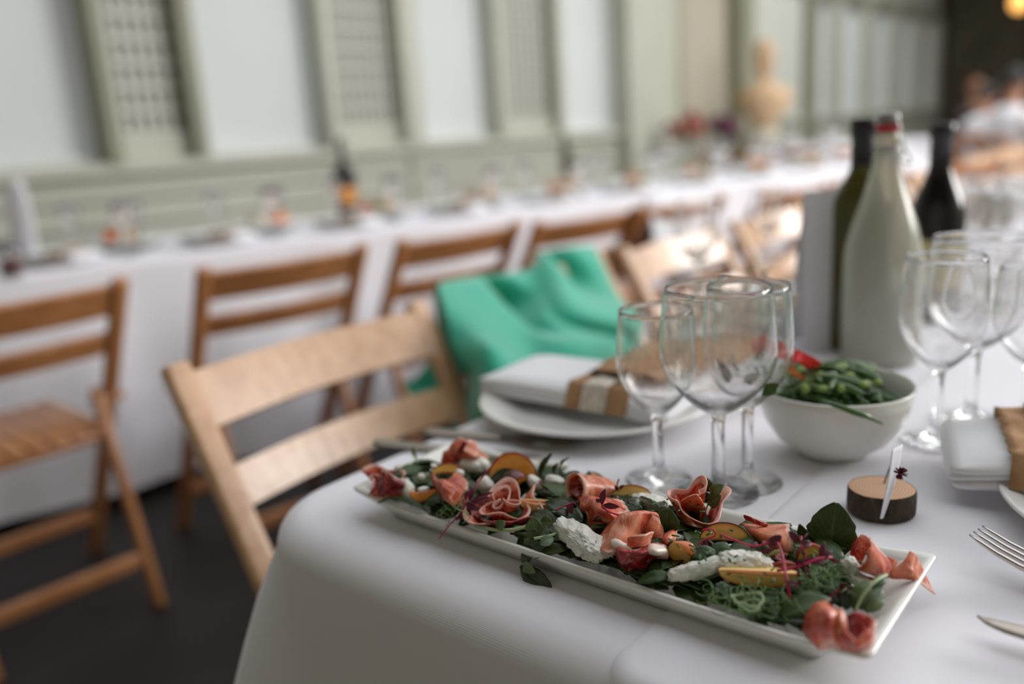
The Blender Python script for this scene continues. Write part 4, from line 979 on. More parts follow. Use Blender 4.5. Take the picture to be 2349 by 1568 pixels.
slice_([[(1948, 1288, .780), (1956, 1250, .792), (1976, 1225, .799)], [(1960, 1292, .779), (1972, 1262, .789), (1990, 1230, .799)], [(1975, 1295, .779), (1988, 1270, .788), (2000, 1245, .797)]], 'orange inner wall of the open ham roll at the right end', 'ham', .0008, 45, seed=31)
slice_([[(1946, 1286, .787), (1964, 1299, .789), (1985, 1286, .796), (1998, 1256, .804), (1994, 1230, .805)], [(1962, 1300, .785), (1983, 1308, .788), (2004, 1294, .794), (2013, 1268, .799), (2004, 1244, .801)], [(1990, 1313, .779), (2010, 1319, .782), (2028, 1310, .787), (2036, 1290, .789), (2022, 1266, .792)], [(2010, 1323, .776), (2028, 1326, .777), (2045, 1316, .778), (2050, 1300, .779), (2040, 1284, .781)]], 'large open ham roll at the right end of the platter', 'ham', .001, 45, 40, 34, seed=32)
slice_([[(1935, 1300, .785), (1960, 1308, .783), (1985, 1318, .78), (2015, 1325, .778)], [(1955, 1315, .78), (1975, 1322, .778), (1995, 1330, .776), (2020, 1335, .775)]], 'red ham edge beneath the large open roll', 'ham_red', seed=24)
slice_([[(1985, 1255, .79), (2020, 1268, .79), (2060, 1290, .785)], [(1990, 1275, .787), (2025, 1292, .785), (2050, 1305, .782)], [(1995, 1300, .78), (2025, 1312, .779), (2045, 1318, .778)]], 'orange-red ham fold running to the right corner of the platter', 'ham', .0015, seed=25)
slice_([[(2032, 1322, .779), (2050, 1326, .778), (2075, 1325, .777), (2100, 1330, .778)], [(2055, 1302, .785), (2070, 1302, .785), (2090, 1310, .784), (2110, 1335, .775)], [(2078, 1282, .79), (2088, 1285, .789), (2102, 1305, .783), (2122, 1345, .768)], [(2090, 1263, .794), (2100, 1272, .79), (2115, 1300, .780), (2145, 1364, .757)]], 'ham tail hanging over the right end of the platter', 'ham_pale', .0008, 40, seed=26)
slice_([[(1838, 1430, .773), (1845, 1455, .772), (1860, 1475, .771), (1885, 1490, .772)], [(1852, 1405, .785), (1868, 1425, .790), (1882, 1450, .787), (1898, 1485, .775)], [(1872, 1385, .793), (1895, 1405, .799), (1905, 1440, .793), (1912, 1485, .777)], [(1895, 1380, .793), (1918, 1402, .798), (1925, 1435, .79), (1925, 1480, .777)]], 'deep red ham fold at the near right corner of the platter', 'ham', .0012, 45, seed=27)
slice_([[(1935, 1415, .788), (1962, 1402, .792), (2003, 1416, .788)], [(1940, 1440, .784), (1965, 1428, .783), (1998, 1440, .782)], [(1950, 1470, .776), (1970, 1462, .775), (1985, 1464, .775)]], 'dark marbled centre of the ham at the near right corner', 'ham_red', .002, 60, seed=28)
slice_([[(1932, 1428, .791), (1948, 1452, .792), (1968, 1466, .79), (1990, 1442, .792), (2008, 1424, .79)], [(1928, 1452, .787), (1950, 1472, .788), (1972, 1482, .786), (1992, 1466, .787), (2008, 1450, .784)], [(1928, 1478, .777), (1950, 1490, .776), (1970, 1494, .775), (1990, 1489, .775), (2003, 1478, .776)]], 'cupped front fold of the ham at the near right corner', 'ham', .0025, 75, seed=29)
slice_([[(1905, 1398, .794), (1925, 1396, .798), (1938, 1410, .796)], [(1915, 1435, .79), (1930, 1435, .794), (1942, 1442, .791)], [(1912, 1480, .776), (1926, 1482, .777), (1938, 1484, .776)]], 'salmon band of ham left of the marbled corner piece', 'ham_pale', .0015, 60, seed=30)

# ---- peaches
def PW(a, b_, c, label, **k): return peach_wedge(P(*a), P(*b_), P(*c), label, **k)
PW((1122, 1108, .782), (1232, 1100, .784), (1188, 1036, .806), 'large orange peach wedge standing at the back left', wedge=35, mt='peach_deep')
PW((990, 1090, .784), (1062, 1090, .784), (1025, 1062, .793), 'small yellow peach slice beneath the pale back ham', wedge=50)
PW((940, 1128, .785), (1000, 1120, .784), (972, 1150, .776), 'orange-red peach slice near the left front rim', wedge=60, mt='peach_deep')
PW((1162, 1136, .780), (1212, 1098, .79), (1178, 1104, .795), 'peach wedge with dark red side below the large back wedge', wedge=45, mt='peach_deep', skin='peach_skin_dark')
PW((1190, 1146, .791), (1280, 1152, .789), (1236, 1176, .780), 'yellow peach crescent right of the coiled ham rosette', wedge=70, mt='peach_pale', skin='peach_skin_dark', inner=.3)
PW((1092, 1150, .787), (1108, 1196, .776), (1082, 1172, .781), 'sliver of peach tucked left of the coiled rosette', wedge=40)
PW((1334, 1152, .797), (1350, 1214, .778), (1362, 1182, .788), 'narrow orange peach slice standing left of the draped ham', wedge=35, mt='peach_deep')
PW((1352, 1222, .778), (1396, 1208, .784), (1384, 1192, .79), 'peach slice with charred tip behind the big mozzarella', wedge=40)
PW((1400, 1150, .782), (1498, 1150, .782), (1452, 1112, .794), 'broad pale peach slice at the back centre', wedge=55, mt='peach_pale')
PW((1282, 1180, .782), (1328, 1188, .78), (1300, 1164, .788), 'amber peach slice deep in the middle leaves', wedge=50, mt='peach_deep')
PW((1545, 1240, .793), (1592, 1284, .779), (1540, 1280, .779), 'round yellow peach slice with dark red skin at the front centre', wedge=60, mt='peach_pale', skin='peach_skin_dark', inner=-.75)
PW((1604, 1245, .785), (1722, 1252, .783), (1655, 1198, .798), 'big peach crescent right of the flower-like ham', wedge=50, skin='peach_skin_dark')
PW((1648, 1306, .791), (1838, 1316, .789), (1742, 1346, .779), 'longest peach slice, lying along the front right of the salad', wedge=75, mt='peach_pale', inner=.1)
PW((1830, 1286, .785), (1892, 1276, .787), (1866, 1250, .796), 'peach slice behind the crimson sprigs near the large spinach leaf', wedge=50)
PW((1770, 1306, .784), (1830, 1304, .784), (1800, 1292, .789), 'small peach slice between the long slice and the crimson stems', wedge=50)

# ---- mozzarella
def CH(a, b_, wid, h, label, seed=0, **k):
    """torn piece lying from a to b_, wid pixels wide, h pixels high"""
    A, B = P(*a), P(*b_); c = (A + B) / 2; d = B - A; rz = math.atan2(d.y, d.x); ry = -math.asin(max(-1, min(1, d.z / max(1e-6, d.length))))
    return cheese(c, (d.length / 2, S(c, wid / 2), S(c, h / 2)), label, (0, ry, rz), seed, **k)
CH((1285, 1205, .787), (1390, 1280, .781), 60, 52, 'largest torn mozzarella piece at the front centre-left', 1, rough=.30, lv=5)
CH((1455, 1140, .787), (1545, 1162, .785), 44, 26, 'flat mozzarella piece speckled with chives, back centre', 2, lv=5)
CH((1540, 1320, .780), (1668, 1294, .788), 40, 40, 'left part of the long mozzarella strip at the front', 3, rough=.28, lv=5)
CH((1640, 1288, .790), (1768, 1292, .788), 48, 50, 'right part of the long mozzarella strip with chives on it', 4, rough=.28, lv=5)
CH((1938, 1275, .793), (1962, 1315, .784), 30, 40, 'small upright mozzarella lump before the large open ham roll', 5, rough=.3)
CH((1945, 1318, .782), (2002, 1345, .777), 34, 24, 'torn mozzarella below the large open ham roll', 6, rough=.3)
CH((1098, 1100, .79), (1130, 1128, .782), 34, 40, 'pear-shaped mozzarella piece right of the crimson sprig', 7, rough=.1)
CH((1052, 1066, .787), (1120, 1070, .787), 40, 36, 'lumpy mozzarella at the back left behind the ruffled ham', 8)
CH((905, 1078, .783), (965, 1078, .783), 36, 28, 'pale mozzarella heap behind the left end ham', 9)
CH((922, 1105, .785), (945, 1135, .78), 26, 30, 'small mozzarella piece right of the left end ham', 10)
CH((960, 1125, .787), (984, 1118, .787), 14, 14, 'tiny mozzarella crumb on the orange-red peach slice', 11)
CH((958, 1092, .785), (976, 1092, .785), 16, 16, 'round mozzarella crumb behind the left ruffled ham', 12)
CH((1046, 1080, .792), (1066, 1088, .79), 16, 16, 'mozzarella crumb resting on the small yellow peach slice', 13)
CH((1212, 1098, .789), (1246, 1116, .785), 26, 24, 'small mozzarella cube in the back middle', 14)
CH((1250, 1098, .787), (1300, 1106, .785), 24, 22, 'mozzarella piece left of the pale rolled ham', 15)
CH((1092, 1194, .776), (1138, 1204, .775), 16, 11, 'flat mozzarella flake on the front rim beneath the rosette', 16)
CH((1250, 1068, .78), (1302, 1070, .78), 30, 20, 'out-of-focus mozzarella at the back rim', 17)
CH((1532, 1224, .784), (1572, 1240, .782), 24, 18, 'mozzarella piece between the flower-like ham and the round peach', 18)
CH((1352, 1106, .787), (1402, 1120, .785), 34, 24, 'creamy mozzarella behind the draped ham', 19)

# ---- larger leaves
def L2(pxb, pyb, zb_, pxt, pyt, zt, wpx, mt, label=None, parent=None, **k):
    a = P(pxb, pyb, zb_); c = P(pxt, pyt, zt); return leaf(a, c, S(c, wpx), mt, label, parent, **k)
toC = Vector((.15, -.8, .35))
GL = 'larger green leaves on the salad'
ba = P(1902, 1282, .775); tp = Vector((ba.x + .008, ba.y + .012, 0)); tp = PY(1918, 1153, ba.y + .008)
leaf(ba, tp, S(ba, 108), 'leaf', 'largest dark green spinach leaf standing upright at the back right', group=GL, cup=.05, fold=.12, notch=.06, seed=3, nrm=toC, n1=26, n2=17, shape=.95)
L2(1530, 1224, .785, 1532, 1166, .803, 62, 'leaf', 'scalloped green leaf right behind the centre ham slice', group=GL, cup=.1, fold=.15, notch=.12, seed=5, nrm=toC, n1=18, n2=11)
L2(1118, 1108, .785, 1182, 1076, .80, 26, 'leaf_dark', 'narrow dark leaf across the large back peach wedge', group=GL, notch=.05, seed=6)
L2(1235, 1095, .782, 1262, 1040, .805, 16, 'leaf', 'thin blurred green leaf at the back rim', group=GL, seed=7, notch=.3)
L2(1285, 1090, .782, 1298, 1048, .805, 14, 'leaf', 'spiky green leaf tip at the back rim, right one', group=GL, seed=8, notch=.4)
L2(1270, 1092, .782, 1278, 1062, .797, 14, 'leaf', 'spiky green leaf tip at the back rim, left one', group=GL, seed=9, notch=.4)
L2(1478, 1128 + 30, .788, 1440, 1148, .795, 26, 'leaf_dark', 'dark leaf tip left of the flat chive-speckled mozzarella', group=GL, seed=10)
L2(1560, 1290, .775, 1525, 1330, .775, 60, 'leaf_dark', 'dark leaf under the round yellow peach slice', group=GL, seed=11)
L2(1545, 1316, .780, 1460, 1334, .778, 30, 'leaf', 'green leaf resting on the front rim below the round peach', group=GL, seed=12, notch=.15)
L2(1510, 1300, .776, 1430, 1312, .772, 24, 'leaf_dark', 'dark pointed leaf under the crumpled red ham', group=GL, seed=13)
L2(1500, 1322, .778, 1555, 1336, .774, 34, 'leaf', 'short green leaf on the front rim left of the cheese strip', group=GL, seed=14, notch=.1)
L2(1850, 1235, .79, 1835, 1205, .803, 26, 'leaf', 'small oval leaf left of the big spinach leaf', group=GL, seed=15, nrm=toC)
L2(1640, 1345, .78, 1690, 1372, .774, 40, 'leaf_grey', 'grey-green leaf below the left end of the longest peach slice', group=GL, seed=16)
L2(1740, 1350, .778, 1800, 1400, .772, 52, 'leaf', 'broad leaf hanging under the longest peach slice', group=GL, seed=17, notch=.1)
L2(1700, 1380, .775, 1760, 1440, .769, 46, 'leaf', 'leaf leaning on the front rim by the pea tendrils', group=GL, seed=18, notch=.2)
L2(1860, 1350, .778, 1905, 1400, .772, 60, 'leaf_dark', 'dark leaf above the near corner ham', group=GL, seed=19, notch=.1)
L2(1945, 1345, .78, 1990, 1400, .776, 30, 'leaf_dark', 'dark rocket leaf behind the near corner rosette', group=GL, seed=20, notch=.15)
L2(1200, 1105, .784, 1160, 1122, .782, 30, 'leaf_dark', 'dark leaf beneath the large back peach wedge', group=GL, seed=21)
L2(865, 1142, .776, 985, 1168, .777, 18, 'leaf', 'long thin green leaf along the left front rim', group=GL, seed=22, nrm=(0, 0, 1))
L2(1010, 1160, .778, 1075, 1180, .776, 34, 'leaf', 'green leaf on the front rim below the ruffled ham', group=GL, seed=23, nrm=(0, 0, 1))
L2(1045, 1185, .776, 1110, 1200, .775, 30, 'leaf_dark', 'dark leaf on the front rim under the crimson sprig', group=GL, seed=24, nrm=(0, 0, 1))
L2(1800, 1395, .775, 1840, 1440, .77, 46, 'leaf_dark', 'dark leaf beside the deep red corner ham', group=GL, seed=25)
# watercress sprig at the back
def sprig(label, stem_pts, leaves, mt='leaf_light', stem_mt='stem', r=.0007, loc=None, name='watercress_sprig'):
    t = thing(name, label, 'herb', stem_pts[0])
    b = MB(); b.tube(spline(stem_pts, 22), r, 6); b.build('stem', M[stem_mt], t)
    for q in leaves:
        a, c, w_, m_ = q[:4]; leaf(a, c, w_, m_ or mt, parent=t, name='leaflet', notch=.08, seed=rnd.random() * 9, nrm=q[4] if len(q) > 4 else toC, n1=12, n2=9, shape=.85)
    return t
y_ = P(1625, 1170, .785).y
def Q(px, py, dy=0): return PY(px, py, y_ + dy)
sprig('small upright watercress sprig above the back rim of the platter', [Q(1618, 1172), Q(1626, 1150), Q(1630, 1130), Q(1628, 1118)],
      [(Q(1629, 1128), Q(1620, 1096), .0085, 'leaf'), (Q(1630, 1132), Q(1658, 1112), .0085, 'leaf_light'), (Q(1627, 1150), Q(1606, 1128), .009, 'leaf'), (Q(1624, 1158), Q(1652, 1136), .010, 'leaf_light')])
# front sprig with hanging leaf
y_ = .432
sprig('watercress sprig spilling over the front rim with one dark leaf hanging down',
      [P(1180, 1208, .781), P(1225, 1210, .785), Q(1240, 1238, 0), Q(1225, 1270, -.006), Q(1206, 1296, -.010)],
      [(Q(1232, 1222), Q(1222, 1186), .013, 'leaf_light'), (Q(1228, 1240), Q(1205, 1222), .012, 'leaf_grey'), (Q(1240, 1246), Q(1252, 1208), .011, 'leaf_light'),
       (Q(1225, 1262), Q(1222, 1228, -.002), .014, 'leaf_light'), (Q(1215, 1262, -.004), Q(1248, 1250, -.008), .011, 'leaf'), (Q(1222, 1274, -.004), Q(1292, 1258, -.004), .0125, 'leaf', (0, -.5, .85)),
       (Q(1222, 1262, -.006), Q(1196, 1290, -.010), .0085, 'leaf'), (Q(1200, 1292, -.012), Q(1226, 1312, -.016), .008, 'leaf_light')])
hp = [Q(1192, 1298, -.012), Q(1268, 1362, -.014)]
leaf(hp[0], hp[1], .0165, 'leaf_dark', 'big dark leaf dangling below the front rim, casting a shadow on the cloth', group=GL, cup=.06, fold=.12, notch=.1, seed=4, nrm=(.1, -.9, .4), n1=22, n2=13)
sprig('pale watercress stems lying along the front rim left of the hanging leaf', [P(1090, 1205, .776), P(1140, 1215, .778), P(1190, 1212, .782), P(1235, 1195, .787)],
      [(P(1140, 1212, .78), P(1158, 1195, .786), .008, 'leaf_light'), (P(1240, 1195, .787), P(1268, 1200, .786), .010, 'leaf_light'), (P(1245, 1215, .785), P(1262, 1236, .783), .008, 'leaf_grey')], r=.0013, stem_mt='stem_pale')
sprig('crossed pale stems right of the front watercress sprig', [P(1225, 1235, .784), P(1262, 1228, .785), P(1278, 1222, .785)], [(P(1240, 1248, .784), P(1270, 1232, .786), .008, 'leaf_grey')], r=.0011, stem_mt='stem_pale')
# round grey-green leaves by the centre
sprig('cluster of round grey-green watercress leaves right of the round peach slice', [P(1595, 1300, .782), P(1630, 1282, .786), P(1660, 1262, .79), P(1670, 1250, .793)],
      [(P(1600, 1282, .787), P(1640, 1262, .792), .013, 'leaf_grey'), (P(1640, 1282, .786), P(1668, 1245, .795), .013, 'leaf_grey'), (P(1655, 1285, .786), P(1685, 1262, .792), .013, 'leaf_light'), (P(1615, 1290, .784), P(1655, 1290, .789), .012, 'leaf')], r=.0012, stem_mt='stem_pale')
sprig('short green stalk with a leaf resting on the cheese strip', [P(1735, 1275, .791), P(1760, 1271, .793), P(1788, 1263, .796)], [(P(1738, 1275, .791), P(1762, 1252, .797), .009, 'leaf'), (P(1758, 1274, .792), P(1755, 1292, .788), .008, 'leaf')], r=.0012)
sprig('rocket leaves with pale stems at the right end before the corner rosette', [P(1962, 1400, .776), P(1980, 1365, .784), P(2005, 1335, .79), P(2034, 1318, .79)],
      [(P(1960, 1385, .779), P(1992, 1330, .79), .010, 'leaf_light'), (P(1975, 1395, .777), P(2028, 1345, .785), .009, 'leaf_grey'), (P(1940, 1395, .777), P(1952, 1338, .785), .009, 'leaf_dark'), (P(1960, 1398, .777), P(1978, 1340, .785), .008, 'leaf'), (P(1985, 1400, .777), P(2032, 1372, .781), .007, 'leaf_light'), (P(2000, 1345, .788), P(2036, 1320, .789), .006, 'leaf')], r=.0011, stem_mt='stem_pale')
sprig('blurred pale shoot leaning at the back left of the platter', [P(968, 1080, .783), P(955, 1055, .79), P(948, 1030, .797)], [(P(955, 1052, .79), P(946, 1022, .80), .004, 'leaf_light')], r=.001, stem_mt='stem_pale')

# ---- crimson amaranth sprigs
def amaranth(label, stem, leaves, r=.0006):
    t = thing('amaranth_sprig', label, 'herb', stem[0])
    b = MB(); b.tube(spline(stem, 24), r, 6); b.build('stem', M['amaranth_stem'], t)
    for (a, c, w_) in leaves: leaf(a, c, S(c, w_), 'amaranth', parent=t, name='leaflet', cup=.12, fold=.25, seed=rnd.random() * 9, nrm=toC, n1=10, n2=7, solid=.0004)
    return t
def a3(*q): return P(*q)
amaranth('crimson sprig with long stem crossing the left front rim', [a3(1008, 1234, .763), a3(1030, 1205, .775), a3(1058, 1175, .783), a3(1068, 1155, .79), a3(1080, 1128, .795), a3(1110, 1090, .803), a3(1145, 1048, .82)],
         [(a3(1075, 1150, .79), a3(1092, 1112, .80), 14), (a3(1075, 1155, .79), a3(1125, 1140, .793), 14), (a3(1068, 1155, .79), a3(1098, 1168, .787), 16), (a3(1072, 1160, .787), a3(1080, 1182, .782), 14), (a3(1070, 1148, .79), a3(1075, 1125, .797), 14), (a3(1068, 1168, .785), a3(1055, 1190, .778), 18), (a3(1085, 1145, .79), a3(1130, 1128, .796), 9)])
amaranth('bright crimson leaves on the pale back ham', [a3(1040, 1060, .79), a3(1052, 1035, .80), a3(1065, 1012, .812)], [(a3(1045, 1055, .79), a3(1048, 1025, .803), 17), (a3(1050, 1050, .792), a3(1068, 1015, .81), 14), (a3(1048, 1062, .79), a3(1062, 1055, .793), 10)], .001)
amaranth('crimson sprig with two pointed leaves on the draped ham', [a3(1455, 1182, .80), a3(1420, 1180, .802), a3(1395, 1172, .803), a3(1380, 1155, .805)], [(a3(1380, 1157, .805), a3(1388, 1120, .815), 15), (a3(1382, 1158, .805), a3(1420, 1162, .805), 14), (a3(1380, 1150, .805), a3(1366, 1145, .806), 9), (a3(1410, 1142, .80), a3(1420, 1138, .80), 7)])
amaranth('dark sprig below the pale rolled ham', [a3(1275, 1170, .79), a3(1295, 1160, .793), a3(1315, 1152, .795)], [(a3(1305, 1152, .794), a3(1312, 1178, .788), 18), (a3(1312, 1152, .795), a3(1322, 1165, .79), 11), (a3(1300, 1165, .79), a3(1302, 1182, .785), 8)])
amaranth('dark crimson leaf left of the small mozzarella cube, back middle', [a3(1235, 1100, .79), a3(1245, 1112, .79), a3(1255, 1125, .787)], [(a3(1238, 1096, .79), a3(1256, 1122, .787), 13)])
amaranth('three crimson tips standing on the broad pale peach slice', [a3(1418, 1125, .79), a3(1416, 1110, .795), a3(1420, 1098, .80)], [(a3(1418, 1125, .79), a3(1410, 1112, .795), 7), (a3(1420, 1122, .79), a3(1430, 1112, .795), 8), (a3(1455, 1118, .79), a3(1478, 1122, .79), 7)])
amaranth('curled crimson sprig on the big peach crescent', [a3(1612, 1215, .803), a3(1636, 1214, .805), a3(1640, 1228, .80), a3(1622, 1235, .797), a3(1605, 1245, .793), a3(1598, 1260, .788)], [(a3(1620, 1236, .797), a3(1612, 1262, .79), 12), (a3(1622, 1236, .797), a3(1635, 1256, .79), 10)])
amaranth('crimson sprig with oval leaves on the pink ham slice', [a3(1652, 1225, .80), a3(1690, 1240, .80), a3(1718, 1250, .80), a3(1745, 1250, .80), a3(1770, 1240, .803)], [(a3(1762, 1250, .80), a3(1793, 1228, .807), 22), (a3(1722, 1258, .797), a3(1736, 1243, .80), 12), (a3(1750, 1252, .798), a3(1755, 1240, .80), 10), (a3(1745, 1262, .795), a3(1778, 1265, .795), 14)])
amaranth('long crimson stem hanging across the longest peach slice', [a3(1783, 1243, .806), a3(1795, 1275, .80), a3(1803, 1320, .796), a3(1812, 1370, .785), a3(1822, 1402, .777)], [(a3(1805, 1335, .795), a3(1835, 1340, .79), 16), (a3(1820, 1395, .778), a3(1826, 1410, .775), 9), (a3(1804, 1385, .781), a3(1800, 1410, .775), 12)], .0008)
amaranth('crimson sprig with rounded leaves just left of the spinach leaf', [a3(1852, 1290, .795), a3(1845, 1270, .80), a3(1838, 1250, .805), a3(1838, 1230, .808)], [(a3(1836, 1244, .806), a3(1810, 1218, .812), 18), (a3(1838, 1250, .805), a3(1862, 1245, .805), 17), (a3(1840, 1258, .803), a3(1845, 1275, .80), 10), (a3(1836, 1246, .806), a3(1852, 1222, .811), 4)])
amaranth('tangled magenta sprig over the right peach slices', [a3(1782, 1308, .795), a3(1815, 1303, .797), a3(1850, 1292, .80), a3(1880, 1280, .802), a3(1908, 1278, .80)], [(a3(1825, 1300, .797), a3(1845, 1282, .803), 14), (a3(1840, 1296, .798), a3(1868, 1278, .803), 13), (a3(1860, 1290, .80), a3(1898, 1285, .80), 14), (a3(1880, 1285, .80), a3(1892, 1242, .81), 14), (a3(1880, 1285, .80), a3(1908, 1262, .805), 13), (a3(1850, 1300, .795), a3(1858, 1335, .788), 14), (a3(1830, 1302, .796), a3(1836, 1345, .786), 8), (a3(1900, 1280, .80), a3(1928, 1290, .797), 9)], .0010)
amaranth('purple leaf pair on the pea tendrils at the right', [a3(1905, 1380, .777), a3(1908, 1365, .78), a3(1925, 1352, .784), a3(1945, 1348, .786)], [(a3(1925, 1352, .784), a3(1955, 1348, .787), 18), (a3(1928, 1350, .784), a3(1940, 1338, .79), 14), (a3(1925, 1355, .783), a3(1922, 1372, .778), 10)])

# ---- frizzy pea-shoot tendrils
def tendrils(cx, cy, z, w_, h_, n, label, seed):
    r = random.Random(seed); b = MB(); c = P(cx, cy, z)
    for k in range(n):
        x = r.gauss(0, w_ / 2.6); y = r.gauss(0, h_ / 2.6); p_ = P(cx + x, cy + y, z + r.uniform(-.004, .004)); d = Vector((r.uniform(-1, 1), r.uniform(-1, 1), r.uniform(-.3, .6))).normalized()
        pts_ = []; ang = r.uniform(0, 6.28); rad = r.uniform(.0025, .008); tw = r.uniform(-1, 1) * .9; st = .0011
        ax = Vector((r.uniform(-1, 1), r.uniform(-1, 1), 1.2)).normalized(); u1 = ax.orthogonal().normalized(); u2 = ax.cross(u1)
        for i in range(r.randint(9, 20)):
            pts_.append(p_.copy()); ang += st / rad * (1 if tw > 0 else -1); rad *= 1 + .05 * r.uniform(-1, 1.6)
            p_ = p_ + (u1 * math.cos(ang) + u2 * math.sin(ang)) * st + d * .0002
            p_.z = min(max(p_.z, TZ + .014), z + .014)
        b.tube(pts_, .00033, 4, cap=False)
    return tag(b.build('pea_tendrils', M['tendril']), label, 'herb', kind='stuff')
tendrils(1705, 1372, .780, 95, 44, 80, 'curly pea shoot tendrils below the longest peach slice', 3)
tendrils(1882, 1318, .786, 80, 50, 90, 'curly pea shoot tendrils below the tangled magenta sprig', 4)
tendrils(1040, 1155, .783, 60, 34, 40, 'fine green tendrils under the ruffled ham slice', 5)
tendrils(1780, 1390, .777, 120, 34, 40, 'loose tendrils over the front rim near the right', 6)
# a wide curl that reads on its own
b = MB(); c = P(1712, 1368, .79)
b.tube([c + Vector((math.cos(a) * .0098 * (1 - .03 * a), math.sin(a) * .0075 * (1 - .03 * a), .002 * math.sin(a * 2) - .0006 * a)) for a in np.linspace(-1.5, 9.5, 60)], .0005, 5)
tag(b.build('pea_tendril', M['stem_pale']), 'single looping pea tendril at the front of the platter', 'herb')
# ---- chopped chives
b = MB()
spots = [(1500, 1150), (1560, 1240), (1590, 1160), (1650, 1220), (1600, 1270), (1700, 1285), (1740, 1325), (1830, 1262), (1280, 1160), (1420, 1150), (1930, 1300), (1480, 1160), (1690, 1345), (1600, 1265)]
for k in range(75):
    sx, sy = spots[k % len(spots)]; px, py = sx + rnd.gauss(0, 26), sy + rnd.gauss(0, 12)
    z = .7965 + rnd.uniform(-.004, .006); c = P(px, py, z); a = rnd.uniform(0, PI); d = Vector((math.cos(a), math.sin(a), rnd.uniform(-.4, .4))) * rnd.uniform(.0009, .0026)
    b.tube([c - d, c + d], .0006, 6)
tag(b.build('chopped_chives', M['chive']), 'tiny chopped chives scattered over the salad', 'herb', kind='stuff')

# ================================================================== FAR TABLE SETTINGS
def simple_goblet():
    t = empty('wine_glass', (0, 0, 0)); t['category'] = 'wine glass'
    b = MB(); b.lathe([(0, 0), (.03, .001), (.03, .002), (.005, .006), (.004, .07), (.012, .08), (.03, .105), (.034, .13), (.031, .17), (.030, .17), (.033, .13), (.029, .106), (.01, .083), (0, .082)], 20)
    b.build('bowl_and_stem', M['glass'], t, local=True); return t
sg = simple_goblet(); first = True
GF = 'wine glasses on the far table'
for i in range(11):
    u = -.3 + i * .5
    x, y = farp(u, .17)
    dup(plate, (x, y, TZ + .001), 0, 'blurred white plate on the far table', 'plates on the far table', .95)
    dup(nap, (x, y, TZ + .02), .4 + rnd.uniform(-.3, .3), 'blurred folded napkin on the far table', 'napkins on the far table')
    for (du, dv) in ((.2, .16), (.25, .24), (.1, .45)):
        x, y = farp(u + du, dv); q = (x, y, TZ + .001)
        if first: sg.location = q; tag(sg, 'blurred wine glass on the far table', None, GF); first = False
        else: dup(sg, q, 0, 'blurred wine glass on the far table', GF)
    if True:
        x, y = farp(u + .25, .36)
        t = thing('salad_dish', 'blurred dish of salad on the far table', 'dish', (x, y, TZ + .001), far_dir, 'dishes on the far table')
        b = MB(); b.lathe([(0, .003), (.07, .003), (.075, 0), (.12, .022), (.122, .024), (.115, .022), (.07, .008), (0, .008)], 24); b.build('dish', M['plate'], t, local=True); t.scale = (1.15, 1.15, 1.8)
        for k in range(9):
            a = rnd.uniform(0, 6.28); q = rnd.uniform(0, .07); b = MB(); r_ = rnd.uniform(.018, .03)
            b.lathe([(0, 0), (r_, .004), (r_ * .9, .018), (r_ * .4, .028), (0, .03)], 8, (q * math.cos(a), q * math.sin(a), .008))
            b.build('salad_piece', M[['bread', 'petal_orange', 'foliage', 'mozz', 'ham', 'bread'][k % 6]], t, local=True)
def upright_card(loc, rz, label, h=.24, w_=.075):
    t = thing('menu_card', label, 'card', loc, rz)
    b = MB(); b.grid(sheetpts([[(-w_ / 2, 0, 0), (0, -.012, 0), (w_ / 2, 0, 0)], [(-w_ / 2, .004, h * .6), (0, -.01, h * .6), (w_ / 2, .004, h * .6)], [(-w_ / 2 * .6, .012, h), (0, 0, h * 1.02), (w_ / 2 * .6, .012, h)]], 8, 8)); b.build('sheet', M['card'], t, local=True, solid=.003)
    return t
p = P(66, 606, TZ); upright_card((p.x, p.y, TZ + .001), .6, 'tall white folded napkin or card standing at the left end of the far table', .26, .085)
p = P(30, 632, TZ)
t = thing('wine_tumbler', 'low glass of dark red wine at the left end of the far table', 'glass', (p.x, p.y, TZ + .001))
b = MB(); b.lathe([(0, 0), (.03, 0), (.035, .05), (.036, .1), (.034, .1), (.033, .05), (.028, .004), (0, .004)], 20); b.build('tumbler', M['glass'], t, local=True)
b = MB(); b.lathe([(0, .005), (.027, .006), (.031, .045), (0, .046)], 20); b.build('wine', M['wine'], t, local=True)
p = P(795, 475, TZ); x, y = farp(2.45, .42)
p = P(798, 492, TZ)
wine_bottle((p.x, p.y, TZ + .001), .05, .33, 'dark wine bottle with orange label on the far table', M['black_glass'], M['foil'], M['label_orange'])
p = P(1300, 405, TZ); wine_bottle((p.x, p.y, TZ + .001), .034, .28, 'faint green bottle on the far table below the right white window', M['green_glass'], M['foliage'])
def bouquet(loc, mt, label, R_=.09, zc=.28):
    t = thing('flower_vase', label, 'flowers', loc); r = random.Random(int(loc[1] * 100))
    b = MB(); b.lathe([(0, 0), (.035, 0), (.045, .06), (.03, .13), (.036, .15), (.033, .15), (.027, .13), (.04, .06), (0, .006)], 18); b.build('vase', M['glass'], t, local=True)
    b = MB()
    for k in range(16):
        d = Vector((r.gauss(0, 1), r.gauss(0, 1), r.gauss(0, .7))).normalized() * R_ * r.random() ** .4; c = d + Vector((0, 0, zc)); q = R_ * .38
        b.lathe([(0, -q), (q * .8, -q * .4), (q, .2 * q), (q * .5, q * .8), (0, q * .7)], 9, c)
    b.build('blooms', M[mt], t, local=True)
    b = MB()
    for k in range(6):
        a = r.uniform(0, 6.28); b.tube([(0, 0, .02), (.02 * math.cos(a), .02 * math.sin(a), .14), (.06 * math.cos(a), .06 * math.sin(a), zc)], .003, 5)
    b.build('stems', M['foliage'], t, local=True)
    return t
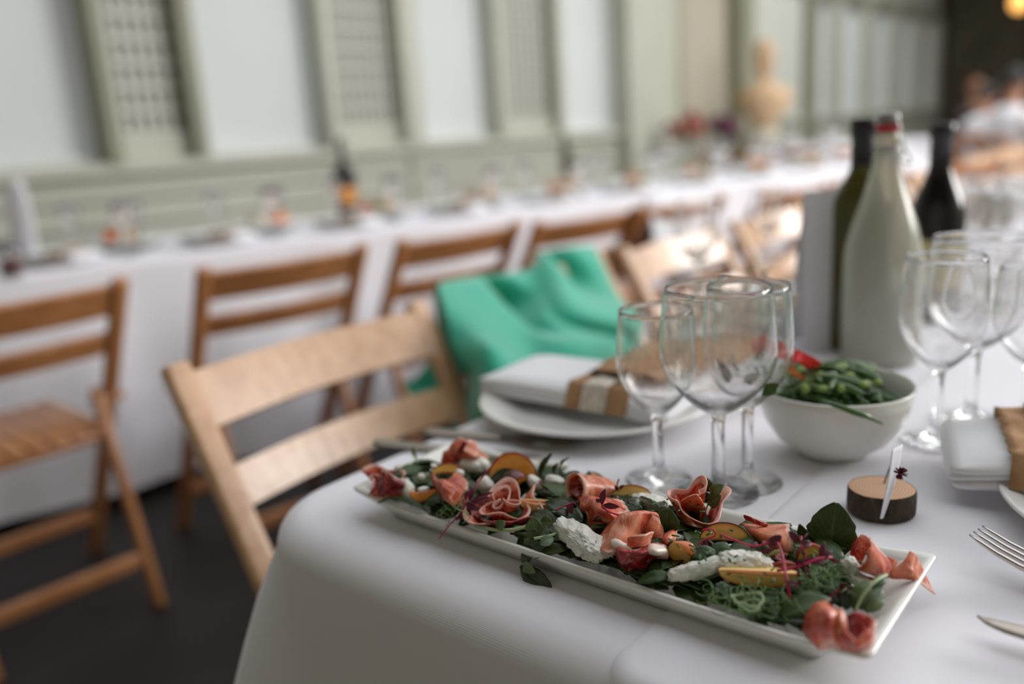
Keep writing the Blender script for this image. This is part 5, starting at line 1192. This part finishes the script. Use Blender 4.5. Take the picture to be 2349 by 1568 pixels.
# farther tables towards the back
bc1 = cloth_table('tablecloth', -3.6, -2.35, 7.2, 9.6, 'white tablecloth on the farthest table, below the statue', fold=.02)
for i in range(6):
    p = (-3.3 + (i % 3) * .35, 7.45 + (i // 3) * .8, TZ + .001); dup(sg, p, 0, 'blurred wine glass on the farthest table', 'wine glasses on the farthest table')
for i in range(5):
    dup(plate, (-2.55 - (i % 2) * .7, 7.5 + i * .4, TZ + .001), 0, 'blurred white plate on the farthest table', 'plates on the farthest table')
q = PY(1572, 300, 7.0); bouquet((q.x, q.y, TZ + .001), 'flower_pink', 'blurred dusky red flowers on the farthest table, below the doorway', .15, .28)
q = PY(1662, 305, 7.7); bouquet((q.x, q.y, TZ + .001), 'flower_plum', 'blurred plum flowers on the farthest table, left of the statue', .15, .28)
for i in range(2):
    chair(ch1, -3.3 + i * .6, 6.75, PI / 2, 'brown folding chair blurred before the farthest table', 'folding chairs at the farthest table')

# ================================================================== PEOPLE far down the hall
def person(loc, rz, label, top_m, hair_m, lean=0.0):
    """seated figure: one continuous body (skin modifier), hair and jacket as children"""
    t = thing('person', label, 'person', loc, rz)
    J = {'pelvis': (0, 0, .50), 'belly': (.0, 0, .64), 'chest': (.02, 0, .84), 'neck0': (.02, 0, 1.0), 'neck1': (.035, 0, 1.07), 'head0': (.05, 0, 1.13), 'head1': (.05, 0, 1.23), 'head2': (.045, 0, 1.29)}
    rad = {'pelvis': (.16, .13), 'belly': (.14, .11), 'chest': (.17, .12), 'neck0': (.07, .06), 'neck1': (.05, .05), 'head0': (.065, .075), 'head1': (.078, .095), 'head2': (.05, .06)}
    E_ = [('pelvis', 'belly'), ('belly', 'chest'), ('chest', 'neck0'), ('neck0', 'neck1'), ('neck1', 'head0'), ('head0', 'head1'), ('head1', 'head2')]
    for s_, n in ((1, 'L'), (-1, 'R')):
        J.update({n + 'sh': (.02, s_ * .18, .96), n + 'el': (.10, s_ * .24, .70), n + 'wr': (.32, s_ * .16, .74), n + 'ha': (.40, s_ * .12, .765), n + 'hip': (.03, s_ * .09, .49), n + 'kn': (.45, s_ * .11, .50), n + 'an': (.46, s_ * .11, .09), n + 'to': (.60, s_ * .12, .04)})
        rad.update({n + 'sh': (.065, .06), n + 'el': (.045, .045), n + 'wr': (.028, .03), n + 'ha': (.036, .018), n + 'hip': (.09, .09), n + 'kn': (.062, .062), n + 'an': (.04, .04), n + 'to': (.038, .028)})
        E_ += [('chest', n + 'sh'), (n + 'sh', n + 'el'), (n + 'el', n + 'wr'), (n + 'wr', n + 'ha'), ('pelvis', n + 'hip'), (n + 'hip', n + 'kn'), (n + 'kn', n + 'an'), (n + 'an', n + 'to')]
        for k in range(4):
            f = '%sf%d' % (n, k); J[f] = (.47 - .006 * abs(k - 1), s_ * (.10 + .016 * k), .76); rad[f] = (.009, .009); E_.append((n + 'ha', f))
        J[n + 'th'] = (.42, s_ * .075, .765); rad[n + 'th'] = (.010, .010); E_.append((n + 'ha', n + 'th'))
    names = list(J); me = bpy.data.meshes.new('body'); me.from_pydata([J[n] for n in names], [(names.index(a), names.index(c)) for a, c in E_], [])
    o = bpy.data.objects.new('body', me); col.objects.link(o); o.parent = t
    sk = o.modifiers.new('skin', 'SKIN')
    for i, n in enumerate(names): me.skin_vertices[0].data[i].radius = rad[n]
    me.skin_vertices[0].data[names.index('pelvis')].use_root = True
    ss = o.modifiers.new('sub', 'SUBSURF'); ss.levels = ss.render_levels = 1
    me.materials.append(M['skin']); sk.use_smooth_shade = True
    # face features
    b = MB(); b.lathe([(0, -.02), (.012, -.012), (.014, 0), (.008, .012), (0, .022)], 8, (.148, 0, 1.185)); b.build('nose', M['skin'], t, local=True)
    for s_ in (-1, 1):
        b = MB(); b.lathe([(0, -.008), (.009, 0), (0, .008)], 8, (.132, s_ * .032, 1.215)); b.build('eye', M['hair_dark'], t, local=True)
        b = MB(); b.lathe([(0, -.025), (.012, -.01), (.014, .01), (0, .025)], 8, (.05, s_ * .09, 1.19)); b.build('ear', M['skin'], t, local=True)
    b = MB(); b.box((.128, -.022, 1.138), (.138, .022, 1.147)); b.build('mouth', M['flower_pink'], t, local=True)
    rows = [[(.04 + .102 * math.cos(th) * math.sin(ph) * (1 if math.cos(th) < 0 else .72), .095 * math.sin(th) * math.sin(ph), 1.205 + .115 * math.cos(ph)) for ph in np.linspace(0, 1.75, 9)] for th in np.linspace(0, 2 * PI, 20)]
    b = MB(); b.grid(rows); b.build('hair', M[hair_m], t, local=True, solid=.012)
    prof = [(.150, .50), (.155, .62), (.165, .74), (.185, .86), (.19, .94), (.13, 1.0), (.07, 1.03)]
    rows = [[(.01 + r_ * .78 * math.cos(a), r_ * 1.08 * math.sin(a), z) for r_, z in prof] for a in np.linspace(0, 2 * PI, 22)]
    b = MB(); b.grid(rows); b.build('jacket', M[top_m], t, local=True, solid=.01)
    for s_ in (-1, 1):
        b = MB(); b.tube(spline([(.02, s_ * .18, .95), (.06, s_ * .225, .82), (.10, s_ * .24, .70), (.2, s_ * .21, .715), (.30, s_ * .17, .74)], 12), [.072] * 4 + [.06] * 4 + [.048] * 4, 12); b.build('sleeve', M[top_m], t, local=True)
        b = MB(); b.tube(spline([(.0, s_ * .09, .50), (.25, s_ * .10, .515), (.45, s_ * .11, .50), (.46, s_ * .11, .28), (.46, s_ * .11, .10)], 14), [.098] * 4 + [.08] * 5 + [.06] * 5, 12); b.build('trouser_leg', M['black_cloth'], t, local=True)
        b = MB(); b.tube([(.42, s_ * .11, .05), (.48, s_ * .115, .055), (.60, s_ * .12, .04), (.64, s_ * .12, .035)], [.045, .05, .042, .02], 10); b.build('shoe', M['black_cloth'], t, local=True)
    return t
q = PY(2232, 205, 10.5); person((q.x, q.y, 0), -.4, 'seated person in black with light brown hair, far right of the hall', 'black_cloth', 'hair_brown')
chair(ch1, q.x - .16, q.y + .06, -.4, 'brown folding chair under the brown-haired person in black', 'chairs of the seated people')
for (px, py, yy, sc_, rz_, lb, lc) in ((2256, 225, 9.0, .93, .9, 'seated dark-haired person in a white shirt, lower one of the pair at the far right', 'brown folding chair under the lower person in white'),
                                   (2318, 195, 8.0, 1.0, .8, 'seated dark-haired person in a white shirt at the far right edge', 'brown folding chair under the person in white at the right edge')):
    q = PY(px, py, yy); t = person((q.x, q.y, 0), rz_, lb, 'white_shirt', 'hair_dark'); t.scale = (sc_,) * 3
    chair(ch1, q.x - .17 * math.cos(rz_), q.y - .17 * math.sin(rz_), rz_, lc, 'chairs of the seated people')
def draped(x, y, rz_, label):
    t = thing('draped_cloth', label, 'cloth', (x, y, .56), rz_)
    b = MB(); b.grid(ripple(sheetpts([[(-.035, -.15, .0), (-.05, 0, -.02), (-.035, .15, .0)], [(-.02, -.16, .16), (-.02, 0, .16), (-.02, .16, .16)], [(.0, -.165, .262), (.0, 0, .268), (.0, .165, .262)], [(.045, -.16, .16), (.045, 0, .17), (.045, .16, .16)], [(.15, -.15, -.02), (.16, 0, -.04), (.15, .16, -.02)]], 22, 16), .012, 14)); b.build('cloth', M['white_shirt'], t, local=True, solid=.006)
x_, y_2 = -1.42, 2.62
draped(-1.45, 2.62, PI - .18, 'white cardigan hung over the brown chair left of the distant pale chairs')

# pendant lamp at the top right corner
q = PY(2338, 6, 10); t = thing('pendant_lamp', 'small glowing orange pendant bulb at the top right corner', 'lamp', q)
b = MB(); b.lathe([(0, -.09), (.06, -.06), (.08, 0), (.05, .06), (.02, .09), (0, .09)], 16); b.build('bulb', M['bulb'], t, local=True)
b = MB(); b.tube([(0, 0, .09), (0, 0, 4.4 - q.z)], .008, 6); b.build('cord', M['black_cloth'], t, local=True)
